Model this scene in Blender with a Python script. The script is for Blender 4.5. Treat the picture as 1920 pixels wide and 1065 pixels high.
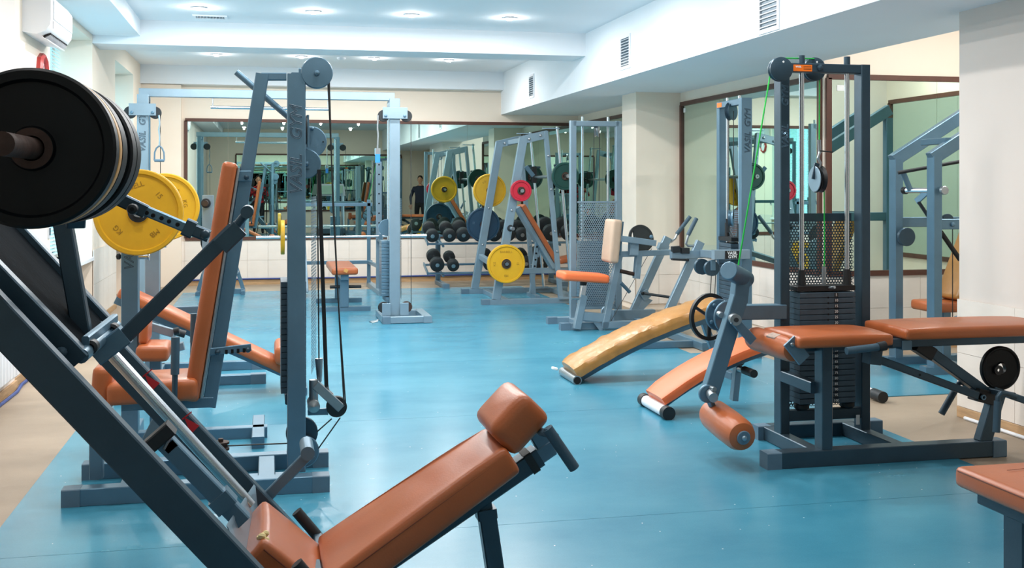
import bpy, bmesh, math, random
from mathutils import Vector, Matrix
random.seed(7)
for o in list(bpy.data.objects): bpy.data.objects.remove(o)
scene = bpy.context.scene
COL = scene.collection
PI = math.pi

# ------------------------------------------------------------------ camera
FPX, CX, HY, VPX, CAMH = 2080.0, 960.0, 348.0, 500.0, 1.45
YAW = math.atan2(CX - VPX, FPX)
cd = bpy.data.cameras.new('camera'); cam = bpy.data.objects.new('camera', cd); COL.objects.link(cam)
cd.sensor_fit = 'HORIZONTAL'; cd.sensor_width = 36.0; cd.lens = FPX / 1920 * 36
cd.shift_y = -(532.5 - HY) / 1920; cd.clip_start = 0.02; cd.clip_end = 200
cam.location = (0, 0, CAMH); cam.rotation_euler = (PI / 2, 0, -YAW)
scene.camera = cam

# ------------------------------------------------------------------ daylight, exposure
world = bpy.data.worlds.new('sky'); scene.world = world; world.use_nodes = True
bg = world.node_tree.nodes['Background']; bg.inputs[0].default_value = (0.42, 0.84, 1.0, 1); bg.inputs[1].default_value = 4.0
vs = scene.view_settings; vs.view_transform = 'Standard'; vs.look = 'None'; vs.gamma = 1; vs.use_curve_mapping = False
vs.exposure = -0.1
LAMP_W = 34.0
LAMP_COL = (1.0, 0.975, 0.945)

# ------------------------------------------------------------------ picture to place
SA, CA = math.sin(YAW), math.cos(YAW)
def ray(px, py):
    xc = (px - CX) / FPX; zc = (HY - py) / FPX
    return Vector((SA + xc * CA, CA - xc * SA, zc))
def P(px, py, Y):                       # point seen at a pixel, on the plane of depth Y
    r = ray(px, py); k = Y / r.y
    return Vector((r.x * k, Y, CAMH + r.z * k))
def PX(px, py, X):                      # same, on the plane of given X
    r = ray(px, py); k = X / r.x
    return Vector((X, r.y * k, CAMH + r.z * k))
def PZ(px, py, Z=0.0):                  # same, on a level of given height
    r = ray(px, py); k = (Z - CAMH) / r.z
    return Vector((r.x * k, r.y * k, Z))
def V(*a): return Vector(a)

# ------------------------------------------------------------------ materials
def lin(c):
    return tuple(((v / 255) / 12.92 if v / 255 <= 0.04045 else ((v / 255 + 0.055) / 1.055) ** 2.4) for v in c)
MATS = {}
def mat(name, rgb, rough=0.5, metal=0.0, var=0.0, vscale=8.0, bump=0.0, bscale=60.0, coat=0.0, emis=None, estr=0.0, rgb2=None, spec=0.5, stretch=None, rvar=0.0):
    m = bpy.data.materials.new(name); m.use_nodes = True
    nt = m.node_tree; b = nt.nodes['Principled BSDF']; L = nt.links.new
    c = lin(rgb)
    b.inputs['Base Color'].default_value = (*c, 1); b.inputs['Roughness'].default_value = rough; b.inputs['Metallic'].default_value = metal
    b.inputs['Specular IOR Level'].default_value = spec
    if coat: b.inputs['Coat Weight'].default_value = coat; b.inputs['Coat Roughness'].default_value = 0.15
    if emis: b.inputs['Emission Color'].default_value = (*emis, 1); b.inputs['Emission Strength'].default_value = estr
    if var or bump or rvar:
        tc = nt.nodes.new('ShaderNodeTexCoord'); src = tc.outputs['Object']
        if stretch:
            mp = nt.nodes.new('ShaderNodeMapping'); mp.inputs['Scale'].default_value = stretch
            L(src, mp.inputs['Vector']); src = mp.outputs['Vector']
    if var or rvar:
        n = nt.nodes.new('ShaderNodeTexNoise'); n.inputs['Scale'].default_value = vscale; n.inputs['Detail'].default_value = 6; n.inputs['Roughness'].default_value = 0.6
        L(src, n.inputs['Vector'])
        if var:
            c2 = lin(rgb2) if rgb2 else tuple(v * (1 - var) for v in c)
            r = nt.nodes.new('ShaderNodeValToRGB'); r.color_ramp.elements[0].position = 0.35; r.color_ramp.elements[1].position = 0.65
            r.color_ramp.elements[0].color = (*c2, 1); r.color_ramp.elements[1].color = (*c, 1)
            L(n.outputs['Fac'], r.inputs['Fac']); L(r.outputs['Color'], b.inputs['Base Color'])
        if rvar:
            mr = nt.nodes.new('ShaderNodeMapRange'); mr.inputs['To Min'].default_value = rough - rvar; mr.inputs['To Max'].default_value = rough + rvar
            L(n.outputs['Fac'], mr.inputs['Value']); L(mr.outputs['Result'], b.inputs['Roughness'])
    if bump:
        n2 = nt.nodes.new('ShaderNodeTexNoise'); n2.inputs['Scale'].default_value = bscale; n2.inputs['Detail'].default_value = 4
        L(src, n2.inputs['Vector'])
        bp = nt.nodes.new('ShaderNodeBump'); bp.inputs['Strength'].default_value = bump; bp.inputs['Distance'].default_value = 0.01
        L(n2.outputs['Fac'], bp.inputs['Height']); L(bp.outputs['Normal'], b.inputs['Normal'])
    MATS[name] = m
    return m
mat('steel', (100, 132, 152), 0.36, 0.5, var=0.12, vscale=5, bump=0.03, bscale=120, rvar=0.08)
mat('steel_light', (140, 163, 178), 0.36, 0.5, var=0.08, vscale=5, bump=0.02, bscale=120)
mat('steel_dark', (60, 82, 96), 0.36, 0.45, var=0.15, vscale=6, bump=0.03, bscale=120)
mat('cap', (92, 118, 136), 0.5, 0.0, var=0.1, vscale=9)
mat('stack', (72, 92, 106), 0.45, 0.3, var=0.25, vscale=14)
mat('chrome', (206, 211, 216), 0.24, 1.0)
mat('zinc', (170, 176, 180), 0.35, 0.9, var=0.1, vscale=20)
mat('leather', (182, 98, 54), 0.34, 0.0, var=0.14, vscale=3.5, bump=0.06, bscale=160, rvar=0.07)
mat('leather_dark', (176, 86, 46), 0.38, 0.0, var=0.18, vscale=3.5, bump=0.06, bscale=160)
mat('leather_seam', (112, 50, 26), 0.6)
mat('leather_tan', (186, 134, 72), 0.3, 0.0, var=0.25, vscale=2.5, bump=0.5, bscale=14, stretch=(1.4, 0.8, 1))
mat('leather_orange', (232, 112, 62), 0.42, 0.0, var=0.06, vscale=3, bump=0.04, bscale=140)
mat('leather_beige', (190, 164, 142), 0.45, 0.0, var=0.1, vscale=4, bump=0.05, bscale=140)
mat('worn', (196, 172, 158), 0.7, var=0.3, vscale=40)
mat('foam', (226, 206, 150), 0.9, bump=0.3, bscale=80)
mat('black', (22, 24, 27), 0.5, var=0.2, vscale=10)
mat('rubber', (28, 34, 38), 0.55, var=0.25, vscale=7, bump=0.05, bscale=90)
mat('grip', (62, 88, 104), 0.6, var=0.15, vscale=12, bump=0.1, bscale=200)
mat('hole', (8, 9, 10), 0.9)
mat('plate_black', (4, 9, 13), 0.48, var=0.3, vscale=5, bump=0.04, bscale=60, spec=0.25)
mat('plate_yellow_dark', (150, 112, 14), 0.6)
mat('plate_yellow', (218, 166, 26), 0.45, var=0.13, vscale=5, bump=0.04, bscale=60)
mat('plate_orange', (214, 158, 84), 0.5, var=0.1, vscale=5)
mat('plate_red', (196, 34, 58), 0.45, var=0.15, vscale=6)
mat('plate_green', (12, 66, 60), 0.45, var=0.2, vscale=6)
mat('plate_blue', (20, 62, 88), 0.45, var=0.2, vscale=6)
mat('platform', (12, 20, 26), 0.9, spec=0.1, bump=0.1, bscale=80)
mat('rust', (72, 50, 41), 0.65, 0.3, var=0.5, vscale=16, bump=0.15, bscale=50)
mat('hub', (74, 62, 54), 0.5, 0.5, var=0.3, vscale=20)
mat('cable', (52, 54, 54), 0.4, 0.4)
mat('cable_green', (20, 190, 70), 0.5)
mat('belt', (14, 15, 17), 0.6)
mat('red_sticker', (176, 26, 36), 0.5)
mat('orange_sticker', (244, 118, 22), 0.5)
mat('white_print', (238, 240, 240), 0.5)
mat('black_print', (16, 17, 18), 0.45)
mat('emboss_dark', (60, 78, 92), 0.5, 0.2)
mat('blue_print', (40, 130, 210), 0.5)
mat('wall', (244, 229, 212), 0.85, var=0.03, vscale=1.2, bump=0.02, bscale=30)
mat('wall_pale', (224, 214, 206), 0.85, var=0.03, vscale=1.2, bump=0.02, bscale=30)
mat('white', (240, 244, 248), 0.85, var=0.02, vscale=1.0, bump=0.01, bscale=30)
mat('tile', (238, 228, 218), 0.42, var=0.05, vscale=2.4, stretch=(1, 1, 5))
mat('tile_wood', (196, 158, 116), 0.6, var=0.25, vscale=6, stretch=(1, 1, 8))
mat('grout', (178, 162, 146), 0.9)
mat('frame_wood', (92, 56, 44), 0.42, var=0.2, vscale=10)
mat('plastic_white', (236, 238, 242), 0.4)
mat('plastic_grey', (196, 200, 206), 0.45)
mat('blind', (206, 232, 240), 0.55)
mat('clock_red', (166, 56, 54), 0.35)
mat('blue_cord', (40, 64, 130), 0.5)
mat('white_cord', (232, 234, 238), 0.5)
mat('lamp_glow', (255, 255, 255), 0.5, emis=(1, 0.98, 0.95), estr=28.0)
mat('skin', (214, 160, 130), 0.55)
mat('hair', (26, 20, 18), 0.6)
mat('shirt_plain', (34, 40, 60), 0.8)
mat('trousers', (30, 32, 38), 0.85)
mat('sock', (40, 40, 44), 0.8)
mat('screen', (150, 180, 160), 0.3)

def mat_mirror():
    m = bpy.data.materials.new('mirror'); m.use_nodes = True
    b = m.node_tree.nodes['Principled BSDF']
    b.inputs['Base Color'].default_value = (*lin((206, 228, 219)), 1); b.inputs['Metallic'].default_value = 1; b.inputs['Roughness'].default_value = 0.0
    MATS['mirror'] = m
mat_mirror()
def mat_glass():
    m = bpy.data.materials.new('window_glass'); m.use_nodes = True
    nt = m.node_tree; out = nt.nodes['Material Output']; nt.nodes.remove(nt.nodes['Principled BSDF'])
    t = nt.nodes.new('ShaderNodeBsdfTransparent'); t.inputs[0].default_value = (0.86, 0.97, 1, 1)
    g = nt.nodes.new('ShaderNodeBsdfGlossy'); g.inputs['Roughness'].default_value = 0.02
    mx = nt.nodes.new('ShaderNodeMixShader'); mx.inputs[0].default_value = 0.08
    nt.links.new(t.outputs[0], mx.inputs[1]); nt.links.new(g.outputs[0], mx.inputs[2]); nt.links.new(mx.outputs[0], out.inputs[0])
    MATS['window_glass'] = m
mat_glass()
def mat_floor(name, c1, c2, speck, srgb, rough):
    m = bpy.data.materials.new(name); m.use_nodes = True
    nt = m.node_tree; b = nt.nodes['Principled BSDF']; L = nt.links.new
    tc = nt.nodes.new('ShaderNodeTexCoord')
    n = nt.nodes.new('ShaderNodeTexNoise'); n.inputs['Scale'].default_value = 0.9; n.inputs['Detail'].default_value = 8; n.inputs['Roughness'].default_value = 0.62
    mp = nt.nodes.new('ShaderNodeMapping'); mp.inputs['Scale'].default_value = (1.0, 1.6, 1); L(tc.outputs['Object'], mp.inputs['Vector']); L(mp.outputs['Vector'], n.inputs['Vector'])
    r = nt.nodes.new('ShaderNodeValToRGB'); r.color_ramp.elements[0].position = 0.3; r.color_ramp.elements[1].position = 0.7
    r.color_ramp.elements[0].color = (*lin(c1), 1); r.color_ramp.elements[1].color = (*lin(c2), 1)
    L(n.outputs['Fac'], r.inputs['Fac'])
    f = nt.nodes.new('ShaderNodeTexNoise'); f.inputs['Scale'].default_value = 160; f.inputs['Detail'].default_value = 2; L(tc.outputs['Object'], f.inputs['Vector'])
    fm = nt.nodes.new('ShaderNodeMapRange'); fm.inputs['To Min'].default_value = 0.86; fm.inputs['To Max'].default_value = 1.1; L(f.outputs['Fac'], fm.inputs['Value'])
    mul = nt.nodes.new('ShaderNodeMix'); mul.data_type = 'RGBA'; mul.blend_type = 'MULTIPLY'; mul.inputs[0].default_value = 1.0
    L(r.outputs['Color'], mul.inputs[6]); L(fm.outputs['Result'], mul.inputs[7])
    col = mul.outputs[2]
    if speck:
        vo = nt.nodes.new('ShaderNodeTexVoronoi'); vo.inputs['Scale'].default_value = 11; L(tc.outputs['Object'], vo.inputs['Vector'])
        lt = nt.nodes.new('ShaderNodeMath'); lt.operation = 'LESS_THAN'; lt.inputs[1].default_value = 0.035; L(vo.outputs['Distance'], lt.inputs[0])
        mx = nt.nodes.new('ShaderNodeMix'); mx.data_type = 'RGBA'; L(lt.outputs[0], mx.inputs[0]); L(col, mx.inputs[6]); mx.inputs[7].default_value = (*lin(srgb), 1)
        col = mx.outputs[2]
    L(col, b.inputs['Base Color'])
    rm = nt.nodes.new('ShaderNodeMapRange'); rm.inputs['To Min'].default_value = rough - 0.03; rm.inputs['To Max'].default_value = rough + 0.05; L(n.outputs['Fac'], rm.inputs['Value']); L(rm.outputs['Result'], b.inputs['Roughness'])
    bp = nt.nodes.new('ShaderNodeBump'); bp.inputs['Strength'].default_value = 0.06; bp.inputs['Distance'].default_value = 0.004; L(f.outputs['Fac'], bp.inputs['Height']); L(bp.outputs['Normal'], b.inputs['Normal'])
    MATS[name] = m
mat_floor('mat_blue', (50, 123, 150), (72, 143, 166), True, (206, 226, 236), 0.25)
mat_floor('floor_tan', (146, 129, 110), (170, 152, 132), False, None, 0.5)
def mat_plaid():
    m = bpy.data.materials.new('plaid'); m.use_nodes = True
    nt = m.node_tree; b = nt.nodes['Principled BSDF']; L = nt.links.new; b.inputs['Roughness'].default_value = 0.85
    tc = nt.nodes.new('ShaderNodeTexCoord'); ck = nt.nodes.new('ShaderNodeTexChecker'); ck.inputs['Scale'].default_value = 14
    ck.inputs[1].default_value = (*lin((186, 34, 42)), 1); ck.inputs[2].default_value = (*lin((62, 20, 30)), 1)
    L(tc.outputs['Object'], ck.inputs['Vector']); L(ck.outputs['Color'], b.inputs['Base Color']); MATS['plaid'] = m
mat_plaid()

# ------------------------------------------------------------------ shape builder
def basis(d, up=(0, 0, 1)):
    z = Vector(d).normalized(); u = Vector(up)
    if abs(z.dot(u.normalized())) > 0.999: u = Vector((0, 1, 0)) if abs(z.y) < 0.9 else Vector((1, 0, 0))
    x = u.cross(z).normalized(); y = z.cross(x).normalized()
    return x, y, z                     # x sideways, y "up" side, z along
class M:
    def __init__(s): s.v = []; s.f = []
    def add(s, vs, fs):
        b = len(s.v); s.v += [Vector(q) for q in vs]; s.f += [tuple(i + b for i in f) for f in fs]; return s
    def loft(s, rings, cap=True, closed=False):
        n = len(rings[0]); vs = [q for r in rings for q in r]; fs = []
        R = len(rings)
        for i in range(R if closed else R - 1):
            a = i * n; c = ((i + 1) % R) * n
            for j in range(n): k = (j + 1) % n; fs.append((a + j, a + k, c + k, c + j))
        if cap and not closed:
            fs.append(tuple(reversed(range(n)))); fs.append(tuple((R - 1) * n + j for j in range(n)))
        return s.add(vs, fs)
    def bar(s, a, b, w=0.05, h=None, up=(0, 0, 1), ch=0.004, w2=None, h2=None):   # box-section tube with softened edges; w sideways, h along "up"
        h = w if h is None else h; a = Vector(a); b = Vector(b); x, y, z = basis(b - a, up)
        rings = []
        for q, ww, hh in ((a, w, h), (b, w2 or w, h2 or h)):
            W, H, c = ww / 2, hh / 2, min(ch, ww / 4, hh / 4)
            rings.append([q + x * i + y * j for i, j in ((W - c, -H), (W, -H + c), (W, H - c), (W - c, H), (-W + c, H), (-W, H - c), (-W, -H + c), (-W + c, -H))])
        return s.loft(rings)
    def box(s, lo, hi, ch=0.0):
        lo, hi = Vector(lo), Vector(hi)
        for i in range(3):
            if lo[i] > hi[i]: lo[i], hi[i] = hi[i], lo[i]
        c = (lo + hi) / 2
        return s.bar((c.x, lo.y, c.z), (c.x, hi.y, c.z), hi.x - lo.x, hi.z - lo.z, ch=ch or 0.0005)
    def tube(s, a, b, r=0.02, n=12, r2=None):
        a = Vector(a); b = Vector(b); x, y, z = basis(b - a)
        return s.loft([[q + x * (rr * math.cos(2 * PI * i / n)) + y * (rr * math.sin(2 * PI * i / n)) for i in range(n)] for q, rr in ((a, r), (b, r if r2 is None else r2))])
    def path(s, pts, r=0.02, n=10):
        pts = [Vector(p) for p in pts]; rings = []
        x0 = None
        for i, p in enumerate(pts):
            d = (pts[min(i + 1, len(pts) - 1)] - pts[max(i - 1, 0)]).normalized()
            if x0 is None: x, y, z = basis(d)
            else:
                x = (x0 - d * x0.dot(d)).normalized(); y = d.cross(x)
            x0 = x
            rings.append([p + x * (r * math.cos(2 * PI * k / n)) + y * (r * math.sin(2 * PI * k / n)) for k in range(n)])
        return s.loft(rings)
    def lathe(s, c, axis, prof, n=32, closed=False, ax2=None):   # prof: (radius, distance along axis)
        c = Vector(c); x, y, z = basis(axis); rings = []
        for rr, hh in prof:
            rr = max(rr, 1e-5)
            rings.append([c + z * hh + x * (rr * math.cos(2 * PI * i / n)) + y * (rr * math.sin(2 * PI * i / n)) for i in range(n)])
        return s.loft(rings, cap=not closed, closed=closed)
    def disc(s, c, axis, r, t, n=32, ch=None):
        ch = min(0.004, t / 3) if ch is None else ch
        return s.lathe(c, axis, [(r - ch, -t / 2), (r, -t / 2 + ch), (r, t / 2 - ch), (r - ch, t / 2)], n)
    def ring(s, c, axis, R, r, t, n=40):
        return s.lathe(c, axis, [(r, -t / 2), (R, -t / 2), (R, t / 2), (r, t / 2)], n, closed=True)
    def bolt(s, c, axis, r=0.012, t=0.014):
        return s.lathe(c, axis, [(r, 0), (r, t * 0.4), (r * 0.8, t * 0.8), (r * 0.35, t), (0.0001, t)], 12)
    def prism(s, pts, a, b):            # polygon given as 3D points, pushed from offset a to offset b
        a = Vector(a); b = Vector(b); pts = [Vector(p) for p in pts]
        return s.loft([[p + a for p in pts], [p + b for p in pts]])
    def pad(s, a, b, w, t, up=(0, 0, 1), r=0.02, w2=None, seg=3, crown=0.0):   # cushion whose centre line runs a to b
        a = Vector(a); b = Vector(b); x, y, z = basis(b - a, up); Lh = (b - a).length; w2 = w2 or w
        bm = bmesh.new(); bmesh.ops.create_cube(bm, size=1.0)
        for vv in bm.verts:
            k = vv.co.z + 0.5; ww = w + (w2 - w) * k
            vv.co = Vector((vv.co.x * ww, vv.co.y * t, vv.co.z * Lh))
        bmesh.ops.bevel(bm, geom=list(bm.edges), offset=min(r, t * 0.48), segments=seg, profile=0.6, affect='EDGES')
        if crown:
            bmesh.ops.subdivide_edges(bm, edges=[e for e in bm.edges if e.calc_length() > Lh * 0.4], cuts=6)
            for vv in bm.verts:
                if vv.co.y > 0: vv.co.y += crown * max(0, 1 - (2 * vv.co.x / max(w, w2)) ** 2) * max(0, 1 - (2 * vv.co.z / Lh) ** 4)
        o = (a + b) / 2; bm.verts.index_update()
        vs = [o + x * q.co.x + y * q.co.y + z * q.co.z for q in bm.verts]; fs = [tuple(q.index for q in f.verts) for f in bm.faces]
        bm.free(); return s.add(vs, fs)
    def sheet(s, o, ux, uy, W, H, pitch, hole=0.34):   # perforated sheet: hexagonal cells each with a round hole
        o = Vector(o); ux = Vector(ux).normalized(); uy = Vector(uy).normalized()
        dy = pitch * math.sqrt(3) / 2; R = pitch / math.sqrt(3); nr = int(H / dy); nc = int(W / pitch)
        for j in range(nr):
            for i in range(nc):
                cx = pitch * (i + 0.5 + 0.5 * (j % 2)); cy = dy * (j + 0.5)
                outer = [o + ux * (cx + R * math.sin(k * PI / 3)) + uy * (cy + R * math.cos(k * PI / 3)) for k in range(6)]
                inner = [o + ux * (cx + pitch * hole * math.sin(k * PI / 3)) + uy * (cy + pitch * hole * math.cos(k * PI / 3)) for k in range(6)]
                s.add(outer + inner, [(k, (k + 1) % 6, 6 + (k + 1) % 6, 6 + k) for k in range(6)])
        return s
    def mesh(s, name, off=(0, 0, 0), smooth=True):
        me = bpy.data.meshes.new(name); o = Vector(off)
        me.from_pydata([tuple(q - o) for q in s.v], [], s.f); me.update()
        bm = bmesh.new(); bm.from_mesh(me); bmesh.ops.recalc_face_normals(bm, faces=bm.faces); bm.to_mesh(me); bm.free()
        if smooth: me.shade_smooth(); me.set_sharp_from_angle(angle=math.radians(38))
        return me

def setp(o, label=None, cat=None, group=None, kind=None):
    if label: o['label'] = label
    if cat: o['category'] = cat
    if group: o['group'] = group
    if kind: o['kind'] = kind
    return o
class Thing:                            # an Empty at the thing's base; parts are meshes under it
    def __init__(s, name, label, cat, loc, group=None):
        s.o = bpy.data.objects.new(name, None); COL.objects.link(s.o); s.o.location = loc; s.loc = Vector(loc); s.o.empty_display_size = 0.1
        setp(s.o, label, cat, group)
    def part(s, name, m, material, parent=None, label=None, kind=None, smooth=True):
        me = m.mesh(name, s.loc, smooth); me.materials.append(MATS[material])
        o = bpy.data.objects.new(name, me); COL.objects.link(o); o.parent = parent or s.o
        setp(o, label, kind=kind); return o
    def inst(s, name, me, at, parent=None, rot=None):       # a shared mesh placed as one more part
        o = bpy.data.objects.new(name, me); COL.objects.link(o); o.parent = parent or s.o; o.location = Vector(at) - s.loc
        if rot: o.rotation_euler = rot
        return o
def solo(name, m, material, label, cat, loc, group=None, kind=None):
    loc = Vector(loc); me = m.mesh(name, loc); me.materials.append(MATS[material])
    o = bpy.data.objects.new(name, me); COL.objects.link(o); o.location = loc
    return setp(o, label, cat, group, kind)
def struct(name, m, material, parent=None, smooth=False):
    me = m.mesh(name, (0, 0, 0), smooth); me.materials.append(MATS[material])
    o = bpy.data.objects.new(name, me); COL.objects.link(o)
    if parent: o.parent = parent
    else: o['kind'] = 'structure'
    return o
def shared(m, name, material, smooth=True):
    me = m.mesh(name, (0, 0, 0), smooth); me.materials.append(MATS[material]); return me
def textm(txt, size, o, ux, uy, depth=0.0008, bold=False, outline=0.0, align='CENTER'):   # lettering as a mesh lying in the plane (ux, uy)
    cu = bpy.data.curves.new('lettering', 'FONT'); cu.body = txt; cu.size = size; cu.align_x = align; cu.align_y = 'CENTER'; cu.extrude = depth; cu.resolution_u = 3
    if outline: cu.shear = 0.22
    if bold: cu.offset = size * 0.02
    if outline: cu.fill_mode = 'NONE'; cu.bevel_depth = outline; cu.bevel_resolution = 0; cu.extrude = 0
    ob = bpy.data.objects.new('lettering', cu); COL.objects.link(ob)
    me = bpy.data.meshes.new_from_object(ob.evaluated_get(bpy.context.evaluated_depsgraph_get()))
    ux = Vector(ux).normalized(); uy = Vector(uy).normalized(); uz = ux.cross(uy); o = Vector(o)
    m = M(); m.add([o + ux * q.co.x + uy * q.co.y + uz * q.co.z for q in me.vertices], [tuple(p.vertices) for p in me.polygons])
    bpy.data.objects.remove(ob); bpy.data.curves.remove(cu); bpy.data.meshes.remove(me)
    return m
# ================================================================== the room
XL, XR, XP, YB, YF, ZC = -1.75, 4.75, 4.25, 16.7, -1.3, 3.17
def slab(name, lo, hi, material, parent=None): return struct(name, M().box(lo, hi), material, parent)
floor = slab('floor', (-2.4, YF - 0.2, -0.1), (7.2, YB + 0.3, 0.0), 'floor_tan')
def mat_piece(x0, x1, y0, y1):
    struct('rubber_mat', M().box((x0, y0, 0.0), (x1, y1, 0.006), ch=0.001), 'mat_blue', floor)
ys = [-1.2, 0.4, 2.55, 4.62, 6.86, 9.0, 11.2, 13.4, 15.55]
for a, b in zip(ys[:-1], ys[1:]): mat_piece(-1.1, 3.57, a + 0.0015, b - 0.0015)
mat_piece(3.573, 4.1, 6.87, 9.0); mat_piece(4.103, 5.5, 6.87, 8.35)
slab('ceiling', (-2.4, YF - 0.2, ZC), (7.2, YB + 0.3, ZC + 0.1), 'white')
slab('trim_1', (XL, 12.07, 2.915), (3.52, 12.62, ZC), 'white')                 # cross beam
slab('trim_2', (XL, 16.5, 2.905), (3.52, YB, ZC), 'white')                     # beam along the back wall
slab('trim_3', (XL, YF, 3.0), (-1.28, 12.07, ZC), 'white')                     # boxed edge along the window wall
soffit = slab('trim_4', (3.52, YF, 2.54), (XR, YB, ZC), 'white')              # deep soffit on the mirror side
# window wall with two recesses
wl = slab('wall_left', (-2.4, YF, 0), (XL, 7.0, ZC), 'wall_pale')
slab('wall_panel', (-2.4, 7.0, 0), (XL, 8.47, ZC), 'wall_pale', wl)
slab('wall_panel', (-2.4, 8.47, 0), (XL - 0.03, 9.95, ZC), 'wall', wl)
slab('wall_panel', (-2.4, 12.06, 0), (XL, 13.82, ZC), 'wall', wl)
slab('wall_panel', (-2.4, 15.65, 0), (XL, YB, ZC), 'wall', wl)
for y0, y1 in ((9.95, 12.06), (13.82, 15.65)):
    slab('wall_panel', (-2.4, y0, 2.94), (XL, y1, ZC), 'wall', wl)
    slab('wall_panel', (-2.4, y0, 0), (-2.02, y1, 0.72), 'wall_pale', wl)
def window(n, y0, y1, z0, z1):
    w = struct('window_%d' % n, M().box((-2.2, y0, z0), (-2.13, y0 + 0.06, z1)).box((-2.2, y1 - 0.06, z0), (-2.13, y1, z1)).box((-2.2, y0, z1 - 0.06), (-2.13, y1, z1)).box((-2.2, y0, z0), (-2.13, y1, z0 + 0.06)).box((-2.2, (y0 + y1) / 2 - 0.04, z0), (-2.13, (y0 + y1) / 2 + 0.04, z1)), 'plastic_white')
    for a, b in ((y0, (y0 + y1) / 2), ((y0 + y1) / 2, y1)):
        struct('pane', M().box((-2.17, a + 0.05, z0 + 0.05), (-2.16, b - 0.05, z1 - 0.05)), 'window_glass', w)
    struct('window_sill', M().box((-2.13, y0, z0 - 0.04), (XL + 0.02, y1, z0), ch=0.004), 'plastic_white', w)
    bl = Thing('window_blind', ['white slatted blind in the window beside the air conditioner', 'white slatted blind in the far corner window'][n - 1], 'blind', (-2.07, (y0 + y1) / 2, z0))
    bl.part('head_rail', M().box((-2.1, y0 + 0.03, z1 - 0.05), (-2.04, y1 - 0.03, z1 - 0.005)), 'plastic_white')
    sl = M().bar((0, y0 + 0.04, 0), (0, y1 - 0.04, 0), 0.036, 0.002, up=(0.45, 0, 1), ch=0.0005)
    me = shared(sl, 'slat', 'blind'); k = 0; z = z1 - 0.08
    while z > z0 + 0.05:
        bl.inst('slat', me, (-2.07, 0, z)); z -= 0.036
    for yy in (y0 + 0.3, y1 - 0.3): bl.part('lift_cord', M().tube((-2.05, yy, z0 + 0.03), (-2.05, yy, z1 - 0.02), 0.0015, 6), 'white_cord')
window(1, 9.95, 12.06, 0.72, 2.94); window(2, 13.82, 15.65, 0.72, 2.94)
# end wall with its pilaster, mirror side walls and pillars, the mirror nook, the wall behind the camera
wb = slab('wall_back', (-2.4, YB, 0), (7.2, YB + 0.3, ZC), 'wall')
slab('wall_pilaster', (XL, 16.58, 0), (-1.2, YB, 2.9), 'wall', wb)
wr = slab('wall_right', (XR, 8.87, 0), (7.2, YB, ZC), 'wall')
slab('wall_pillar', (XP - 0.05, 12.3, 0), (XR, 12.82, 2.54), 'wall', wr)
slab('wall_pier', (XP, 4.0, 0), (7.2, 6.2, ZC), 'wall_pale', wr)
slab('wall_nook', (6.96, 6.2, 0), (7.2, 8.87, ZC), 'wall', wr)
slab('wall_recess', (5.4, YF, 0), (5.6, 4.0, ZC), 'wall', wr)
wf = slab('wall_front', (-2.4, YF - 0.2, 0), (7.2, YF, ZC), 'wall')
# tiled dado, tile by tile
def tiles(parent, origin, u, n, W, rows, nrm, first_rows=0, material='tile', z0=0.07):
    o = Vector(origin); u = Vector(u); nv = Vector(nrm)
    m = M(); a = Vector((0, 0, 0))
    g = 0.0012
    pts = [u * g + V(0, 0, g), u * (W - g) + V(0, 0, g), u * (W - g) + V(0, 0, rows[0] - g), u * g + V(0, 0, rows[0] - g)]
    m.prism(pts, nv * 0.0, nv * 0.008); me = shared(m, 'tile', material, False)
    for i in range(n):
        z = z0
        for r in rows:
            ob = bpy.data.objects.new('tile', me); COL.objects.link(ob); ob.parent = parent; ob.location = o + u * (i * W) + V(0, 0, z); z += r
tiles(wb, (XL, YB - 0.008, 0), (1, 0, 0), 22, 0.295, [0.2875, 0.2875], (0, -1, 0))
tiles(wr, (XR - 0.008, 12.3, 0), (0, -1, 0), 11, 0.31, [0.3, 0.3], (-1, 0, 0))
tiles(wr, (XP - 0.058, 12.82, 0), (0, -1, 0), 1, 0.52, [0.34, 0.34], (-1, 0, 0))
tiles(wr, (XP - 0.05, 12.292, 0), (1, 0, 0), 2, 0.275, [0.34, 0.34], (0, -1, 0))
tiles(wr, (XP - 0.008, 6.2, 0), (0, -1, 0), 4, 0.55, [0.335, 0.335], (-1, 0, 0))
tiles(wr, (XR, 8.862, 0), (1, 0, 0), 7, 0.31, [0.3, 0.3], (0, -1, 0))
tiles(wl, (XL + 0.008, 12.06, 0), (0, 1, 0), 5, 0.35, [0.36, 0.36], (1, 0, 0))
tiles(wl, (XL + 0.008, 15.65, 0), (0, 1, 0), 3, 0.35, [0.36, 0.36], (1, 0, 0))
tiles(wl, (XL - 0.022, 8.47, 0), (0, 1, 0), 4, 0.37, [0.36, 0.36], (1, 0, 0))
tiles(wl, (-2.012, 9.95, 0), (0, 1, 0), 6, 0.35, [0.32, 0.32], (1, 0, 0))
def board(name, lo, hi): struct(name, M().box(lo, hi, ch=0.003), 'tile_wood')
board('baseboard_back', (XL, YB - 0.02, 0), (XR, YB, 0.068)); board('baseboard_left', (XL, 12.06, 0), (XL + 0.018, 13.82, 0.068))
board('baseboard_right', (XP - 0.018, 4.0, 0), (XP, 6.2, 0.068)); board('baseboard_nook', (XR, 8.85, 0), (6.96, 8.87, 0.068))
board('baseboard_window', (XL - 0.03, 8.47, 0), (XL - 0.01, 9.95, 0.068)); board('baseboard_near', (XL, 4.0, 0), (XL + 0.018, 8.47, 0.068))
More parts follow.
